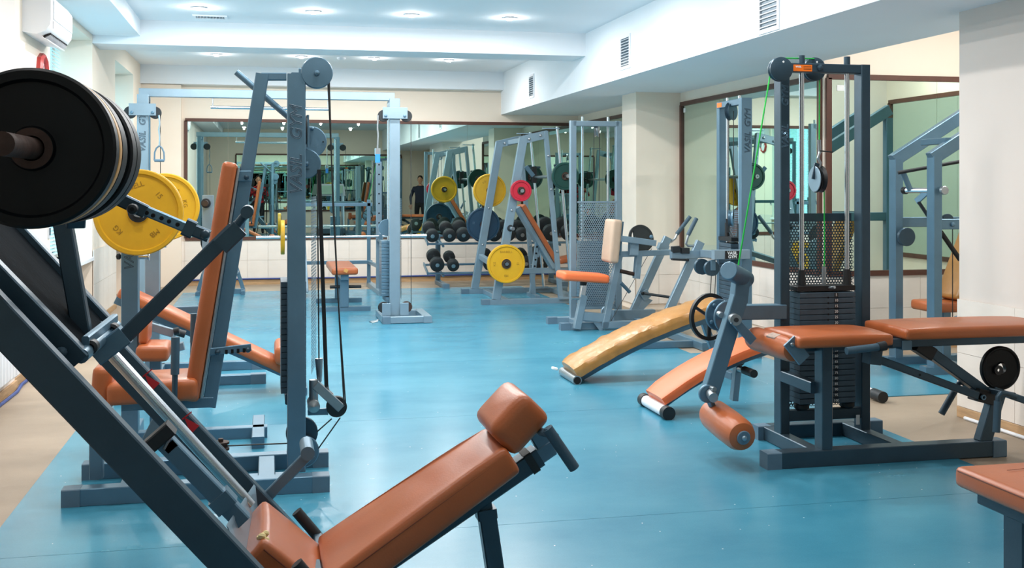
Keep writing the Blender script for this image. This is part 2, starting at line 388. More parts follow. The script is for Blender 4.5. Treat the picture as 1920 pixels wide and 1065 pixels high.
# mirrors in brown frames
def mirror(name, label, o, u, nrm, W, z0, z1, seams, ends=(1, 1)):
    o = Vector(o); u = Vector(u); nv = Vector(nrm)
    t = Thing(name, label, 'mirror', o + u * (W / 2) + V(0, 0, z0))
    def q(a, b, za, zb, d0, d1): return M().prism([o + u * a + V(0, 0, za), o + u * b + V(0, 0, za), o + u * b + V(0, 0, zb), o + u * a + V(0, 0, zb)], nv * d0, nv * d1)
    e = [0.0] + seams + [W]
    for a, b in zip(e[:-1], e[1:]): t.part('mirror_panel', q(a + 0.0012, b - 0.0012, z0, z1, 0.002, 0.008), 'mirror', smooth=False)
    t.part('top_frame', q(-0.02 * ends[0], W + 0.02 * ends[1], z1 - 0.012, z1 + 0.035, 0.0, 0.03), 'frame_wood'); t.part('bottom_frame', q(-0.02 * ends[0], W + 0.02 * ends[1], z0 - 0.035, z0 + 0.012, 0.0, 0.03), 'frame_wood')
    if ends[0]: t.part('side_frame', q(-0.035, 0.012, z0, z1, 0.0, 0.03), 'frame_wood')
    if ends[1]: t.part('side_frame', q(W - 0.012, W + 0.035, z0, z1, 0.0, 0.03), 'frame_wood')
    return t
mirror('wall_mirror', 'long brown-framed mirror across the back wall above the tiles', (-1.13, YB, 0), (1, 0, 0), (0, -1, 0), 5.88, 0.69, 2.39, [0.58, 1.76, 2.94, 4.12, 5.0], (1, 0))
mirror('wall_mirror', 'brown-framed mirror on the right wall between the back corner and the pillar', (XR, 12.86, 0), (0, 1, 0), (-1, 0, 0), 3.83, 0.69, 2.39, [1.26, 2.52], (1, 0))
m1 = mirror('wall_mirror', 'brown-framed mirror on the right wall from the pillar to the nook', (XR, 8.93, 0), (0, 1, 0), (-1, 0, 0), 3.3, 0.69, 2.39, [1.1, 2.2])
m2 = mirror('wall_mirror', 'brown-framed mirror facing the room behind the lever machine in the nook', (XR + 0.05, 8.87, 0), (1, 0, 0), (0, -1, 0), 2.1, 0.69, 2.39, [1.05])
mirror('wall_mirror', 'brown-framed mirror on the side wall of the nook, seen by reflection', (6.96, 6.3, 0), (0, 1, 0), (-1, 0, 0), 2.5, 0.69, 2.39, [1.25])
mirror('wall_mirror', 'brown-framed mirror opposite the back wall, seen only by reflection', (-0.9, YF, 0), (1, 0, 0), (0, 1, 0), 5.0, 0.69, 2.39, [1.25, 2.5, 3.75])
m1.part('price_sticker', M().box((XR - 0.0115, 12.12, 2.3), (XR - 0.009, 12.18, 2.35)), 'white_print')
m2.part('price_sticker', M().box((XR + 0.12, 8.858, 2.28), (XR + 0.19, 8.861, 2.33)), 'white_print')
# ceiling lamps
def lamp_mesh():
    rim = shared(M().ring((0, 0, -0.006), (0, 0, 1), 0.075, 0.05, 0.012, 28), 'trim_ring', 'plastic_grey')
    glow = shared(M().lathe((0, 0, 0), (0, 0, 1), [(0.0001, -0.03), (0.025, -0.027), (0.045, -0.012), (0.05, 0.0)], 20), 'bulb', 'lamp_glow')
    return rim, glow
RIM, GLOW = lamp_mesh()
rows = [(15.0, 'in the far bay', 1.0), (11.1, 'just before the cross beam', 1.0), (9.3, 'in the second row before the cross beam', 1.0), (7.3, 'in the third row before the cross beam', 0.85), (5.2, 'in the row over the tall back pad', 0.55), (3.1, 'in the row over the leg press', 0.3), (0.2, 'in the row over the camera', 0.12)]
side = ['nearest the windows', 'second from the windows', 'second from the soffit', 'nearest the soffit']
def ceiling_lamp(lab, xx, yy, k):
    t = Thing('ceiling_lamp', lab, 'lamp', (xx, yy, ZC - 0.001), 'recessed ceiling lamps')
    t.inst('trim_ring', RIM, (xx, yy, ZC - 0.001)); t.inst('bulb', GLOW, (xx, yy, ZC - 0.001))
    ld = bpy.data.lights.new('lamp_light', 'AREA'); ld.shape = 'DISK'; ld.size = 0.1; ld.energy = LAMP_W * k * 0.92; ld.color = LAMP_COL
    pd_ = bpy.data.lights.new('bulb_light', 'POINT'); pd_.shadow_soft_size = 0.03; pd_.energy = LAMP_W * k * 0.11; pd_.color = LAMP_COL
    po_ = bpy.data.objects.new('bulb_light', pd_); COL.objects.link(po_); po_.parent = t.o; po_.location = (0, 0, -0.065)
    lo = bpy.data.objects.new('lamp_light', ld); COL.objects.link(lo); lo.parent = t.o; lo.location = (0, 0, -0.036)
for yy, where, k in rows:
    for j, xx in enumerate((-0.64, 0.45, 1.42, 2.43)):
        ceiling_lamp('recessed round ceiling lamp %s, %s' % (where, side[j]), xx, yy, k)
ceiling_lamp('added unseen fill lamp on the ceiling of the mirrored nook, nearest the soffit', 5.3, 7.5, 0.8); ceiling_lamp('added unseen fill lamp on the ceiling of the mirrored nook, nearest the side mirror', 6.3, 7.5, 0.8)  # two lamps added out of view behind the soffit to brighten the nook
# vents
def vent(label, o, u, v, n, W, H, slats, cat='vent'):
    o = Vector(o); u = Vector(u); v = Vector(v); n = Vector(n)
    t = Thing('air_vent', label, cat, o)
    def q(a, b, c, d, d0, d1): return M().prism([o + u * a + v * c, o + u * b + v * c, o + u * b + v * d, o + u * a + v * d], n * d0, n * d1)
    e = 0.03
    t.part('backing', q(-W / 2 + e, W / 2 - e, -H / 2 + e, H / 2 - e, 0.001, 0.002), 'steel_dark')
    for a, b, c, d in ((-W / 2, W / 2, H / 2 - e, H / 2), (-W / 2, W / 2, -H / 2, -H / 2 + e), (-W / 2, -W / 2 + e, -H / 2 + e, H / 2 - e), (W / 2 - e, W / 2, -H / 2 + e, H / 2 - e)):
        t.part('frame', q(a, b, c, d, 0.0, 0.012), 'plastic_white')
    for i in range(slats):
        c = -H / 2 + e + (H - 2 * e) * (i + 0.5) / slats
        t.part('slat', q(-W / 2 + e, W / 2 - e, c - 0.004, c + 0.004, 0.001, 0.012), 'plastic_grey')
vent('square white air vent on the soffit nearest the back wall', (3.52, 14.67, 2.80), (0, 1, 0), (0, 0, 1), (-1, 0, 0), 0.3, 0.32, 9)
vent('square white air vent in the middle of the soffit', (3.52, 10.63, 2.79), (0, 1, 0), (0, 0, 1), (-1, 0, 0), 0.32, 0.34, 10)
vent('square white air vent on the soffit nearest the camera', (3.52, 7.37, 2.74), (0, 1, 0), (0, 0, 1), (-1, 0, 0), 0.34, 0.38, 10)
vent('slim white ceiling vent beside a lamp', (PZ(394, 31, ZC).x, PZ(394, 31, ZC).y, ZC), (0, 1, 0), (1, 0, 0), (0, 0, -1), 0.2, 0.34, 9)
sd = PZ(640, 108, ZC)
solo('smoke_detector', M().lathe((sd.x, sd.y, ZC), (0, 0, -1), [(0.06, 0), (0.06, 0.015), (0.045, 0.03), (0.02, 0.036), (0.0001, 0.036)], 20), 'plastic_white', 'small round smoke detector on the far ceiling bay', 'detector', (sd.x, sd.y, ZC))
# air conditioner
ac = Thing('air_conditioner', 'white split air conditioner high on the window wall', 'air conditioner', (XL - 0.03, 9.33, 2.59))
x0 = XL - 0.03; y0, y1 = 8.87, 9.79
prof = [(0, 2.6), (0.10, 2.585), (0.165, 2.615), (0.195, 2.66), (0.2, 2.70), (0.2, 2.86), (0.17, 2.9), (0, 2.9)]
ac.part('body', M().prism([V(x0 + a, 0, z) for a, z in prof], (0, y0, 0), (0, y1, 0)), 'plastic_white')
ac.part('front_panel', M().box((x0 + 0.2, y0 + 0.1, 2.71), (x0 + 0.207, y1 - 0.02, 2.85), ch=0.003), 'plastic_white')
ac.part('outlet', M().prism([V(x0 + 0.118, 0, 2.588), V(x0 + 0.172, 0, 2.614), V(x0 + 0.176, 0, 2.606), V(x0 + 0.122, 0, 2.58)], (0, y0 + 0.14, 0), (0, y1 - 0.06, 0)), 'hole')
ac.part('louvre', M().prism([V(x0 + 0.112, 0, 2.578), V(x0 + 0.15, 0, 2.56), V(x0 + 0.152, 0, 2.565), V(x0 + 0.114, 0, 2.583)], (0, y0 + 0.14, 0), (0, y1 - 0.06, 0)), 'plastic_white')
for i in range(14):
    yy = y0 + 0.17 + i * 0.05; ac.part('vane', M().box((x0 + 0.13, yy, 2.575), (x0 + 0.172, yy + 0.004, 2.606)), 'plastic_grey')
for i in range(5):
    ac.part('grille_line', M().box((x0 + 0.206, y0 + 0.2, 2.76 + i * 0.014), (x0 + 0.2085, y1 - 0.06, 2.763 + i * 0.014)), 'plastic_grey')
ac.part('panel_seam', M().box((x0 + 0.199, y0 + 0.09, 2.64), (x0 + 0.2015, y0 + 0.093, 2.87)), 'black')
# clock
ck = Thing('wall_clock', 'red octagonal wall clock under the air conditioner', 'clock', (x0, 9.52, 2.34))
ck.part('rim', M().lathe((x0 + 0.02, 9.52, 2.36), (1, 0, 0), [(0.115, -0.02), (0.155, -0.02), (0.155, 0.01), (0.135, 0.03), (0.115, 0.012)], 8, closed=True), 'clock_red')
ck.part('dial', M().disc((x0 + 0.012, 9.52, 2.36), (1, 0, 0), 0.122, 0.01, 32), 'plastic_white')
ck.part('hand', M().bar((x0 + 0.02, 9.52, 2.36), (x0 + 0.02, 9.57, 2.42), 0.006), 'black'); ck.part('hand', M().bar((x0 + 0.02, 9.52, 2.36), (x0 + 0.02, 9.49, 2.27), 0.004), 'black')
# radiator, wall cables, socket, switch
rd = Thing('radiator', 'white ribbed radiator low on the window wall', 'radiator', (XL + 0.05, 7.4, 0.16))
for i in range(18):
    yy = 6.62 + i * 0.09
    rd.part('fin', M().bar((XL + 0.06, yy, 0.17), (XL + 0.06, yy, 0.66), 0.07, 0.09, up=(1, 0, 0), ch=0.015), 'plastic_white')
rd.part('pipe', M().tube((XL + 0.05, 6.5, 0.14), (XL + 0.05, 8.3, 0.14), 0.014), 'plastic_white')
solo('wall_cable', M().path([(XL, YB - 0.03, 0.075), (-0.2, YB - 0.03, 0.085), (1.2, YB - 0.03, 0.08), (3.0, YB - 0.03, 0.09), (4.6, YB - 0.03, 0.08)], 0.012, 8), 'blue_cord', 'blue cable run along the foot of the back wall', 'cable', (1.5, YB - 0.03, 0.08))
solo('wall_cable', M().path([(XL + 0.05, 6.4, 0.012), (XL + 0.04, 7.4, 0.012), (XL + 0.05, 8.3, 0.012), (XL + 0.02, 8.6, 0.012), (XL + 0.03, 9.9, 0.012)], 0.012, 8), 'blue_cord', 'blue cable on the floor along the window wall', 'cable', (XL + 0.05, 8.3, 0.0))
solo('wall_cable', M().path([(XP - 0.03, 4.3, 0.012), (XP - 0.03, 6.1, 0.012)], 0.011, 8), 'white_cord', 'white cable on the floor along the right wall', 'cable', (XP - 0.03, 5.5, 0.0))
so = Thing('wall_socket', 'grey wall socket on the near face of the nook, seen by reflection', 'socket', (5.4, 6.2, 0.55))
so.part('cover', M().box((5.35, 6.2, 0.5), (5.45, 6.212, 0.6), ch=0.003), 'plastic_grey'); so.part('slot', M().box((5.39, 6.211, 0.53), (5.41, 6.215, 0.57)), 'hole')
sw = Thing('light_switch', 'small grey switch on the window wall below the clock', 'switch', PX(91, 434, XL - 0.03))
c = PX(91, 434, XL - 0.03); sw.part('cover', M().box((XL - 0.03, c.y - 0.04, c.z - 0.06), (XL - 0.02, c.y + 0.04, c.z + 0.06), ch=0.002), 'plastic_grey'); sw.part('rocker', M().box((XL - 0.021, c.y - 0.02, c.z - 0.03), (XL - 0.015, c.y + 0.02, c.z + 0.03)), 'steel_dark')
# ================================================================== weight plates
def plate_profile(r, t, hub=0.05, rim=0.03, dish=0.45):   # raised rim, dished web, raised hub
    h = t / 2; d = h * (1 - dish)
    return [(0.0278, -h), (hub, -h), (hub + 0.004, -d), (r - rim, -d), (r - rim + 0.006, -h), (r - 0.006, -h), (r, -h + 0.006), (r, h - 0.006), (r - 0.006, h), (r - rim + 0.006, h), (r - rim, d), (hub + 0.004, d), (hub, h), (0.0278, h)]
def weight_plate(label, c, axis, r, t, material, group, hubmat='hub', text=None, tmat=None, tang=0.0, n=48, hub=0.05, boss=True):
    c = Vector(c); ax = Vector(axis).normalized()
    th = Thing('weight_plate', label, 'weight plate', c - V(0, 0, r), group)
    pl = th.part('disc', M().lathe(c, ax, plate_profile(r, t, hub), n, closed=True), material)
    if boss: th.part('hub', M().ring(c, ax, hub * 0.98, 0.0276, t + 0.0012, 28), hubmat)
    if text:
        up = V(0, 0, 1); side = up.cross(ax)            # lettering runs round the web
        for s, a in text:
            a += tang; d = up * math.cos(a) + side * math.sin(a)
            rr = (hub + r - 0.02) / 2 + 0.006
            th.part('lettering', textm(s, r * 0.17, c + d * rr + ax * (t / 2 * 0.55 + 0.0005), d.cross(ax) * -1 if False else (d.cross(ax) * 1.0), d, 0.0015), tmat or ('plate_yellow_dark' if material == 'plate_yellow' else material))
    return th

# ================================================================== leg press in the foreground
LP = Thing('leg_press', 'large dark grey leg press with brown seat filling the left foreground', 'leg press', (-0.35, 3.4, 0))
YN, YR, YC = 3.02, 3.8, 3.4
def floor_end(a, b):                    # follow the line a to b down to the floor
    k = (0.0 - a.z) / (b.z - a.z); return a + (b - a) * k
a, b = P(-80, 516, YN), P(480, 1104, YN); e = floor_end(a, b)
LP.part('rail', M().bar(a, e, 0.05, 0.094), 'steel_dark')
LP.part('rear_post', M().bar((a.x, YN, 0), (a.x, YN, a.z), 0.06), 'steel_dark'); LP.part('base_bar', M().bar((a.x, YN, 0.03), (e.x, YN, 0.03), 0.06), 'steel_dark')
a2, b2 = P(60, 503, YR), P(480, 946, YR); a2 = a2 + (a2 - b2) * 0.4; e2 = floor_end(a2, b2)
r2 = LP.part('rail', M().bar(a2, e2, 0.05, 0.094), 'steel_dark')
LP.part('rear_post', M().bar((a2.x, YR, 0), (a2.x, YR, a2.z), 0.06), 'steel_dark'); LP.part('base_bar', M().bar((a2.x, YR, 0.03), (e2.x, YR, 0.03), 0.06), 'steel_dark')
LP.part('cross_bar', M().bar((e.x, YN, 0.03), (e.x, YR, 0.03), 0.06), 'steel_dark'); LP.part('cross_bar', M().bar((a.x, YN, 0.03), (a.x, YR, 0.03), 0.06), 'steel_dark')
for px, py in ((283, 716), (357, 796)):
    LP.part('warning_mark', M().prism([P(px - 12, py - 14, YR - 0.0262), P(px + 17, py + 2, YR - 0.0262), P(px + 1, py + 18, YR - 0.0262)], (0, 0, 0), (0, -0.001, 0)), 'red_sticker', r2)
    LP.part('warning_mark', M().prism([P(px - 16, py - 11, YR - 0.0262), P(px + 2, py - 25, YR - 0.0262), P(px + 3, py - 23, YR - 0.0262), P(px - 14, py - 9, YR - 0.0262)], (0, 0, 0), (0, -0.001, 0)), 'red_sticker', r2)
LP.part('guide_rod', M().tube(P(120, 566, 3.56), P(470, 948, 3.56), 0.019, 20), 'chrome')
LP.part('stop_bar', M().bar(P(302, 820, 3.3), P(456, 978, 3.3), 0.05, 0.05), 'steel'); LP.part('stop_collar', M().bar(P(408, 928, 3.3), P(428, 950, 3.3), 0.062, 0.066), 'steel')
bm_ = P(300, 819, 3.3); LP.part('rubber_stop', M().bar(P(278, 838, 3.3), P(322, 800, 3.3), 0.07, 0.04), 'rubber'); LP.part('stop_washer', M().bar(P(309, 838, 3.3), P(326, 806, 3.3), 0.06, 0.008), 'zinc')
LP.part('rubber_stop', M().bar(P(312, 842, 3.3), P(330, 826, 3.3), 0.05, 0.03), 'rubber')
rd_ = (b - a).normalized()
LP.part('end_gusset', M().prism([P(424, 985, 3.14), P(476, 908, 3.76), P(482, 965, 3.76), P(456, 1062, 3.14)], rd_ * 0.0, rd_ * 0.008), 'steel_light')
# carriage
LP.part('carriage_bar', M().bar(P(-60, 463, 3.16), P(150, 678, 3.16), 0.05, 0.064), 'steel_dark'); LP.part('carriage_bar', M().bar(P(10, 412, 3.62), P(212, 627, 3.62), 0.05, 0.06), 'steel_dark')
up_ = V(0, 1, 0).cross(rd_); up_ = up_ if up_.z > 0 else -up_
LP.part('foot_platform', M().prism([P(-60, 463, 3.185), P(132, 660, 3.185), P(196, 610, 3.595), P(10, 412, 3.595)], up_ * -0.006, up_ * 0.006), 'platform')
LP.part('carriage_upright', M().bar(P(110, 372, 3.4), P(159, 650, 3.4), 0.05, 0.05), 'steel_dark')
ca_, cb_ = P(152, 668, 3.14), P(216, 612, 3.64)
LP.part('axle', M().tube(ca_, cb_, 0.02), 'steel'); LP.part('axle_plate', M().bar(P(160, 640, 3.2), P(215, 597, 3.6), 0.02, 0.028), 'steel')
for px, py, yy in ((170, 651, 3.22), (210, 619, 3.5)):
    w = LP.part('roller', M().lathe(P(px, py, yy), (0, -1, 0), [(0.02, -0.03), (0.02, 0.012), (0.012, 0.016), (0.011, 0.006)], 20), 'rubber'); LP.part('roller_bolt', M().bolt(P(px, py, yy), (0, -1, 0), 0.008, 0.014), 'steel', w)
for px, py, yy in ((115, 661, 3.132), (186, 611, 3.58)): LP.part('bolt', M().bolt(P(px, py, yy), (0, -1, 0), 0.016, 0.02), 'steel_dark')
LP.part('foot_arm', M().bar(P(222, 643, 3.42), P(440, 428, 3.42), 0.045, 0.045), 'steel_dark'); LP.part('arm_sleeve', M().bar(P(180, 668, 3.42), P(236, 626, 3.42), 0.066, 0.058), 'steel'); LP.part('arm_sleeve', M().bar(P(413, 462, 3.42), P(450, 427, 3.42), 0.055, 0.055), 'steel_dark')
LP.part('arm_handle', M().tube(P(436, 432, 3.42), P(463, 399, 3.42), 0.013), 'steel_dark'); LP.part('cross_grip', M().tube(P(463, 398, 3.38), P(463, 398, 3.38) + V(0, 0.2, 0), 0.019, 16), 'steel_dark')
arm1 = LP.part('adjusting_sleeve', M().bar(P(150, 338, 3.3), P(274, 397, 3.3), 0.036, 0.038), 'steel_dark'); LP.part('adjusting_bar', M().bar(P(268, 393, 3.3), P(352, 428, 3.3), 0.024, 0.03), 'steel')
for px, py in ((275, 399), (287, 404), (303, 409), (317, 415), (333, 421)): LP.part('adjusting_hole', M().disc(P(px, py, 3.287), (0, -1, 0), 0.0062, 0.004, 12), 'hole')
LP.part('knob', M().lathe(P(250, 392, 3.28), (0, -1, 0), [(0.015, 0), (0.016, 0.02), (0.013, 0.03), (0.006, 0.032), (0.006, 0.028)], 20), 'rubber', arm1)
LP.part('end_collar', M().bar(P(346, 424, 3.3), P(364, 432, 3.3), 0.044, 0.05), 'steel_dark'); LP.part('link', M().bar(P(362, 431, 3.29), P(392, 443, 3.29), 0.02, 0.036, ch=0.008), 'steel_dark'); LP.part('link_bolt', M().bolt(P(385, 440, 3.28), (0, -1, 0), 0.014, 0.016), 'steel_dark')
hc = P(58, 278, 2.55); HX, HZ = hc.x, hc.z
LP.part('plate_horn', M().tube((HX, 2.28, HZ), (HX, 3.2, HZ), 0.024, 20), 'rust'); LP.part('horn_plate', M().bar((HX, 3.2, HZ + 0.06), P(140, 420, 3.3), 0.05, 0.06), 'steel_dark')
# seat
n1 = V(0, 0, 0)
s0, s1 = P(495, 932, 3.62), P(594, 1014, 3.62); s0.y = s1.y = YC
dS = (s1 - s0).normalized(); nS = V(dS.z, 0, -dS.x); nS = nS if nS.z > 0 else -nS
st = LP.part('seat', M().pad(s0 - nS * 0.05, s1 - nS * 0.05 + dS * 0.13, 0.42, 0.1, up=nS, r=0.022, crown=0.012), 'leather')
LP.part('seat_frame', M().bar(s0 - nS * 0.13, s1 - nS * 0.13 + dS * 0.1, 0.07, 0.05, up=nS), 'steel_dark')
c0, c1 = P(591, 1004, 3.62), P(904, 806, 3.55); c0.y = c1.y = YC
dB = (c1 - c0).normalized(); nB = V(-dB.z, 0, dB.x)
bk = LP.part('backrest', M().pad(c0 - nB * 0.05 - dB * 0.0, c1 - nB * 0.045 + dB * 0.02, 0.42, 0.095, up=nB, r=0.022, w2=0.30, crown=0.014), 'leather')
LP.part('seam', M().path([c0 + V(0, -0.2065, 0) - nB * 0.0215 + dB * 0.03, c1 + V(0, -0.1505, 0) - nB * 0.0215 - dB * 0.01], 0.0022, 6), 'leather_seam', bk)
h0, h1 = P(925, 818, YC), P(986, 752, YC); dH = (h1 - h0).normalized(); nH = V(-dH.z, 0, dH.x)
LP.part('headrest', M().pad(h0, h1 + dH * 0.015, 0.27, 0.12, up=nH, r=0.035, seg=4, crown=0.012), 'leather')
LP.part('seam', M().path([s0 + V(0, -0.2095, 0) - nS * 0.0215 + dS * 0.02, s1 + V(0, -0.2095, 0) - nS * 0.0215 + dS * 0.05], 0.0022, 6), 'leather_seam', st)
tp = s0 + V(0, -0.17, 0) - nS * 0.006
for dx, dy, dz, rr in ((0.0, 0, 0, 0.012), (0.01, 0.012, 0.004, 0.01), (-0.006, 0.02, -0.01, 0.011), (0.012, -0.008, -0.008, 0.009)):
    LP.part('torn_stuffing', M().lathe(tp + V(dx, dy, dz), (0.3, 0.4, 1), [(0.0001, -rr), (rr * 0.8, -rr * 0.5), (rr, 0), (rr * 0.7, rr * 0.6), (0.0001, rr * 0.9)], 9), 'foam', st)
LP.part('spine', M().bar(c0 - nB * 0.125 - dB * 0.3, c1 - nB * 0.125 + dB * 0.1, 0.07, 0.06, up=nB), 'steel_dark')
q = c1 - nB * 0.125 + dB * 0.1
LP.part('head_bracket', M().bar(q - dB * 0.03, q + dB * 0.05, 0.055, 0.05, up=nB), 'steel'); LP.part('head_bracket', M().bar(q + dB * 0.03 - nB * 0.02, q + dB * 0.03 + nB * 0.10, 0.05, 0.05, up=dB), 'steel'); LP.part('spine_cap', M().bar(q - dB * 0.045, q - dB * 0.02, 0.078, 0.068, up=nB), 'rubber')
for s in (-1, 1):
    hb = P(998, 796, YC); yy = YC + s * 0.17
    d0 = P(1028, 806, yy) - P(998, 796, yy)
    pts = [hb, hb + V(0, s * 0.11, 0), hb + V(0.012, s * 0.15, 0.004), hb + V(0.03, s * 0.17, 0.0), V(hb.x + 0.05, yy, hb.z - 0.025)]
    if s < 0: g0, g1 = P(1026, 803, yy), P(1077, 878, yy)
    else: g0, g1 = V(P(1026, 803, YC - 0.17).x, yy, P(1026, 803, YC - 0.17).z), V(P(1077, 878, YC - 0.17).x, yy, P(1077, 878, YC - 0.17).z)
    hd = LP.part('shoulder_handle', M().path(pts[:4] + [g0, g0 + (g1 - g0) * 0.3], 0.012, 12), 'steel'); LP.part('hand_grip', M().tube(g0, g1, 0.017, 16), 'grip', hd)
l0 = P(908, 922, YC); l1 = floor_end(l0, P(928, 1065, YC))
LP.part('leg', M().bar(P(911, 955, YC), l1, 0.054, 0.054), 'steel_dark'); LP.part('leg_collar', M().bar(P(910, 952, YC), P(912, 970, YC), 0.062, 0.062), 'steel_dark'); LP.part('inner_leg', M().bar(P(902, 912, YC), P(911, 960, YC), 0.042, 0.042), 'steel_dark'); LP.part('leg_pivot', M().bar(P(884, 938, YC), P(925, 908, YC), 0.08, 0.03), 'steel_dark')
LP.part('foot_bar', M().bar((l1.x, YC - 0.3, 0.03), (l1.x, YC + 0.3, 0.03), 0.06), 'steel_dark'); LP.part('base_bar', M().bar((e.x, YC, 0.03), (l1.x, YC, 0.03), 0.06), 'steel_dark')
LP.part('seat_post', M().bar((s1.x + 0.02, YC, 0.0), (s1.x + 0.02, YC, s1.z - 0.15), 0.06), 'steel_dark')
for px, py, qx, qy, yy in ((556, 959, 596, 1006, 3.7), (556, 1056, 600, 1108, 3.12)):
    LP.part('side_grip', M().tube(P(px, py, yy), P(qx, qy, yy), 0.018, 16), 'rubber'); LP.part('grip_stem', M().bar(P(qx, qy, yy), V(P(qx, qy, yy).x, YC, P(qx, qy, yy).z - 0.02), 0.03), 'steel_dark')
LP.part('safety_lever', M().bar(P(478, 955, 3.85), P(582, 849, 3.85), 0.014, 0.038, ch=0.006), 'steel'); LP.part('lever_boss', M().tube(P(577, 851, 3.835), P(577, 851, 3.835) + V(0, 0.16, 0), 0.024, 20), 'steel')
# plates on its horn
GP = 'plates on the leg press horn'
for lab, ya, yb, m_, rr in (('black rubber weight plate, front one on the leg press horn', 2.55, 2.61, 'plate_black', 0.174), ('orange edged weight plate wedged behind the front black plate', 2.613, 2.66, 'plate_orange', 0.174), ('black weight plate just behind the orange one', 2.663, 2.715, 'plate_black', 0.174),
        ('black weight plate third from the front on the leg press horn', 2.718, 2.775, 'plate_black', 0.172), ('thick black weight plate second from the back of the horn', 2.86, 2.95, 'plate_black', 0.174), ('thick black weight plate at the back of the leg press horn', 2.955, 3.05, 'plate_black', 0.174)):
    weight_plate(lab, (HX, (ya + yb) / 2, HZ), (0, -1, 0), rr, yb - ya, m_, GP, hubmat='rust', hub=0.045, n=72)

# ================================================================== cable abdominal machine with the tall back pad
CB = Thing('cable_machine', 'grey cable machine with tall brown back pad and round cam discs', 'cable machine', (-0.3, 5.55, 0))
def foot_bar(T, x0, x1, y, w=0.08, h=0.08, mat_='steel'):
    T.part('base_bar', M().bar((x0 + 0.07, y, h / 2 + 0.004), (x1 - 0.07, y, h / 2 + 0.004), w, h), mat_)
    T.part('end_cap', M().bar((x0, y, h / 2 + 0.002), (x0 + 0.08, y, h / 2 + 0.002), w + 0.008, h + 0.004, w2=w + 0.01, h2=h + 0.006), 'cap'); T.part('end_cap', M().bar((x1, y, h / 2 + 0.002), (x1 - 0.08, y, h / 2 + 0.002), w + 0.008, h + 0.004, w2=w + 0.01, h2=h + 0.006), 'cap')
foot_bar(CB, -0.9, 0.29, 5.33); foot_bar(CB, -0.885, 0.31, 5.8)
for x in (-0.62, 0.0): CB.part('side_rail', M().bar((x, 5.37, 0.045), (x, 5.76, 0.045), 0.08, 0.07), 'steel')
px_ = P(556, 500, 5.4).x
pt = CB.part('post', M().bar((px_, 5.44, 0.08), (px_, 5.44, P(556, 138, 5.4).z), 0.086, 0.086, up=(0, 1, 0)), 'steel')
CB.part('lettering', textm('GYM', 0.078, (px_, 5.396, P(556, 231, 5.4).z), (0, 0, 1), (-1, 0, 0), outline=0.0018), 'emboss_dark', pt)
CB.part('lettering', textm('VASIL', 0.078, (px_, 5.396, P(556, 328, 5.4).z), (0, 0, 1), (-1, 0, 0), outline=0.0018), 'emboss_dark', pt)
CB.part('top_beam', M().bar(P(490, 144, 5.44), P(537, 144, 5.44), 0.046, 0.036), 'steel'); CB.part('slanted_beam', M().bar(P(492, 139, 5.44), P(392, 762, 5.44), 0.055, 0.062), 'steel')
CB.part('lever_rod', M().tube(P(443, 135, 5.6), P(572, 246, 5.6), 0.016, 14), 'steel')
CB.part('pulley', M().lathe(P(594, 137, 5.42), (0, -1, 0), [(0.074, -0.03), (0.076, 0.0), (0.076, 0.02), (0.072, 0.026), (0.012, 0.028), (0.0001, 0.028)], 40), 'steel'); CB.part('pulley_hub', M().bolt(P(594, 137, 5.392), (0, -1, 0), 0.014, 0.016), 'steel')
CB.part('pulley_bracket', M().bar(P(560, 138, 5.44), P(600, 138, 5.44), 0.02, 0.05), 'steel')
CB.part('cam_disc', M().disc(P(583, 266, 5.62), (0, -1, 0), 0.078, 0.014, 44), 'steel'); CB.part('cam_hole', M().disc(P(606, 266, 5.61), (0, -1, 0), 0.004, 0.006, 10), 'hole'); CB.part('cam_bolt', M().bolt(P(585, 241, 5.61), (0, -1, 0), 0.01, 0.02), 'steel')
CB.part('cam_disc', M().disc(P(574, 307, 5.5), (0, -1, 0), 0.072, 0.02, 44), 'steel'); CB.part('cam_bolt', M().bolt(P(574, 307, 5.489), (0, -1, 0), 0.014, 0.02), 'steel'); CB.part('cam_key', M().box(P(566, 316, 5.49), P(580, 318, 5.48)), 'steel_dark')
CB.part('pulley_cage', M().bar(P(577, 216, 5.5), P(577, 276, 5.5), 0.012, 0.05, up=(0, 1, 0)), 'steel'); CB.part('inner_pulley', M().disc(P(572, 244, 5.5), (1, 0, 0), 0.07, 0.018, 32), 'rubber')
CB.part('belt', M().bar(P(598, 318, 5.5), P(612, 724, 5.5), 0.035, 0.018, up=(1, 0, 0), ch=0.001), 'belt')
for pts, m_ in (([P(570, 150, 5.44), P(572, 220, 5.48)], 'cable'), ([P(617, 140, 5.42), P(624, 380, 5.42), P(634, 560, 5.42), P(648, 760, 5.42)], 'cable'), ([P(614, 140, 5.44), P(636, 600, 5.44), P(645, 760, 5.44)], 'cable'), ([P(595, 320, 5.6), P(598, 672, 5.6)], 'cable'), ([P(622, 785, 5.5), P(594, 810, 5.5)], 'cable'), ([P(638, 783, 5.5), P(597, 841, 5.5)], 'cable'), ([P(424, 836, 5.5), P(544, 831, 5.5)], 'cable')):
    CB.part('cable', M().path(pts, 0.0035, 6), m_)
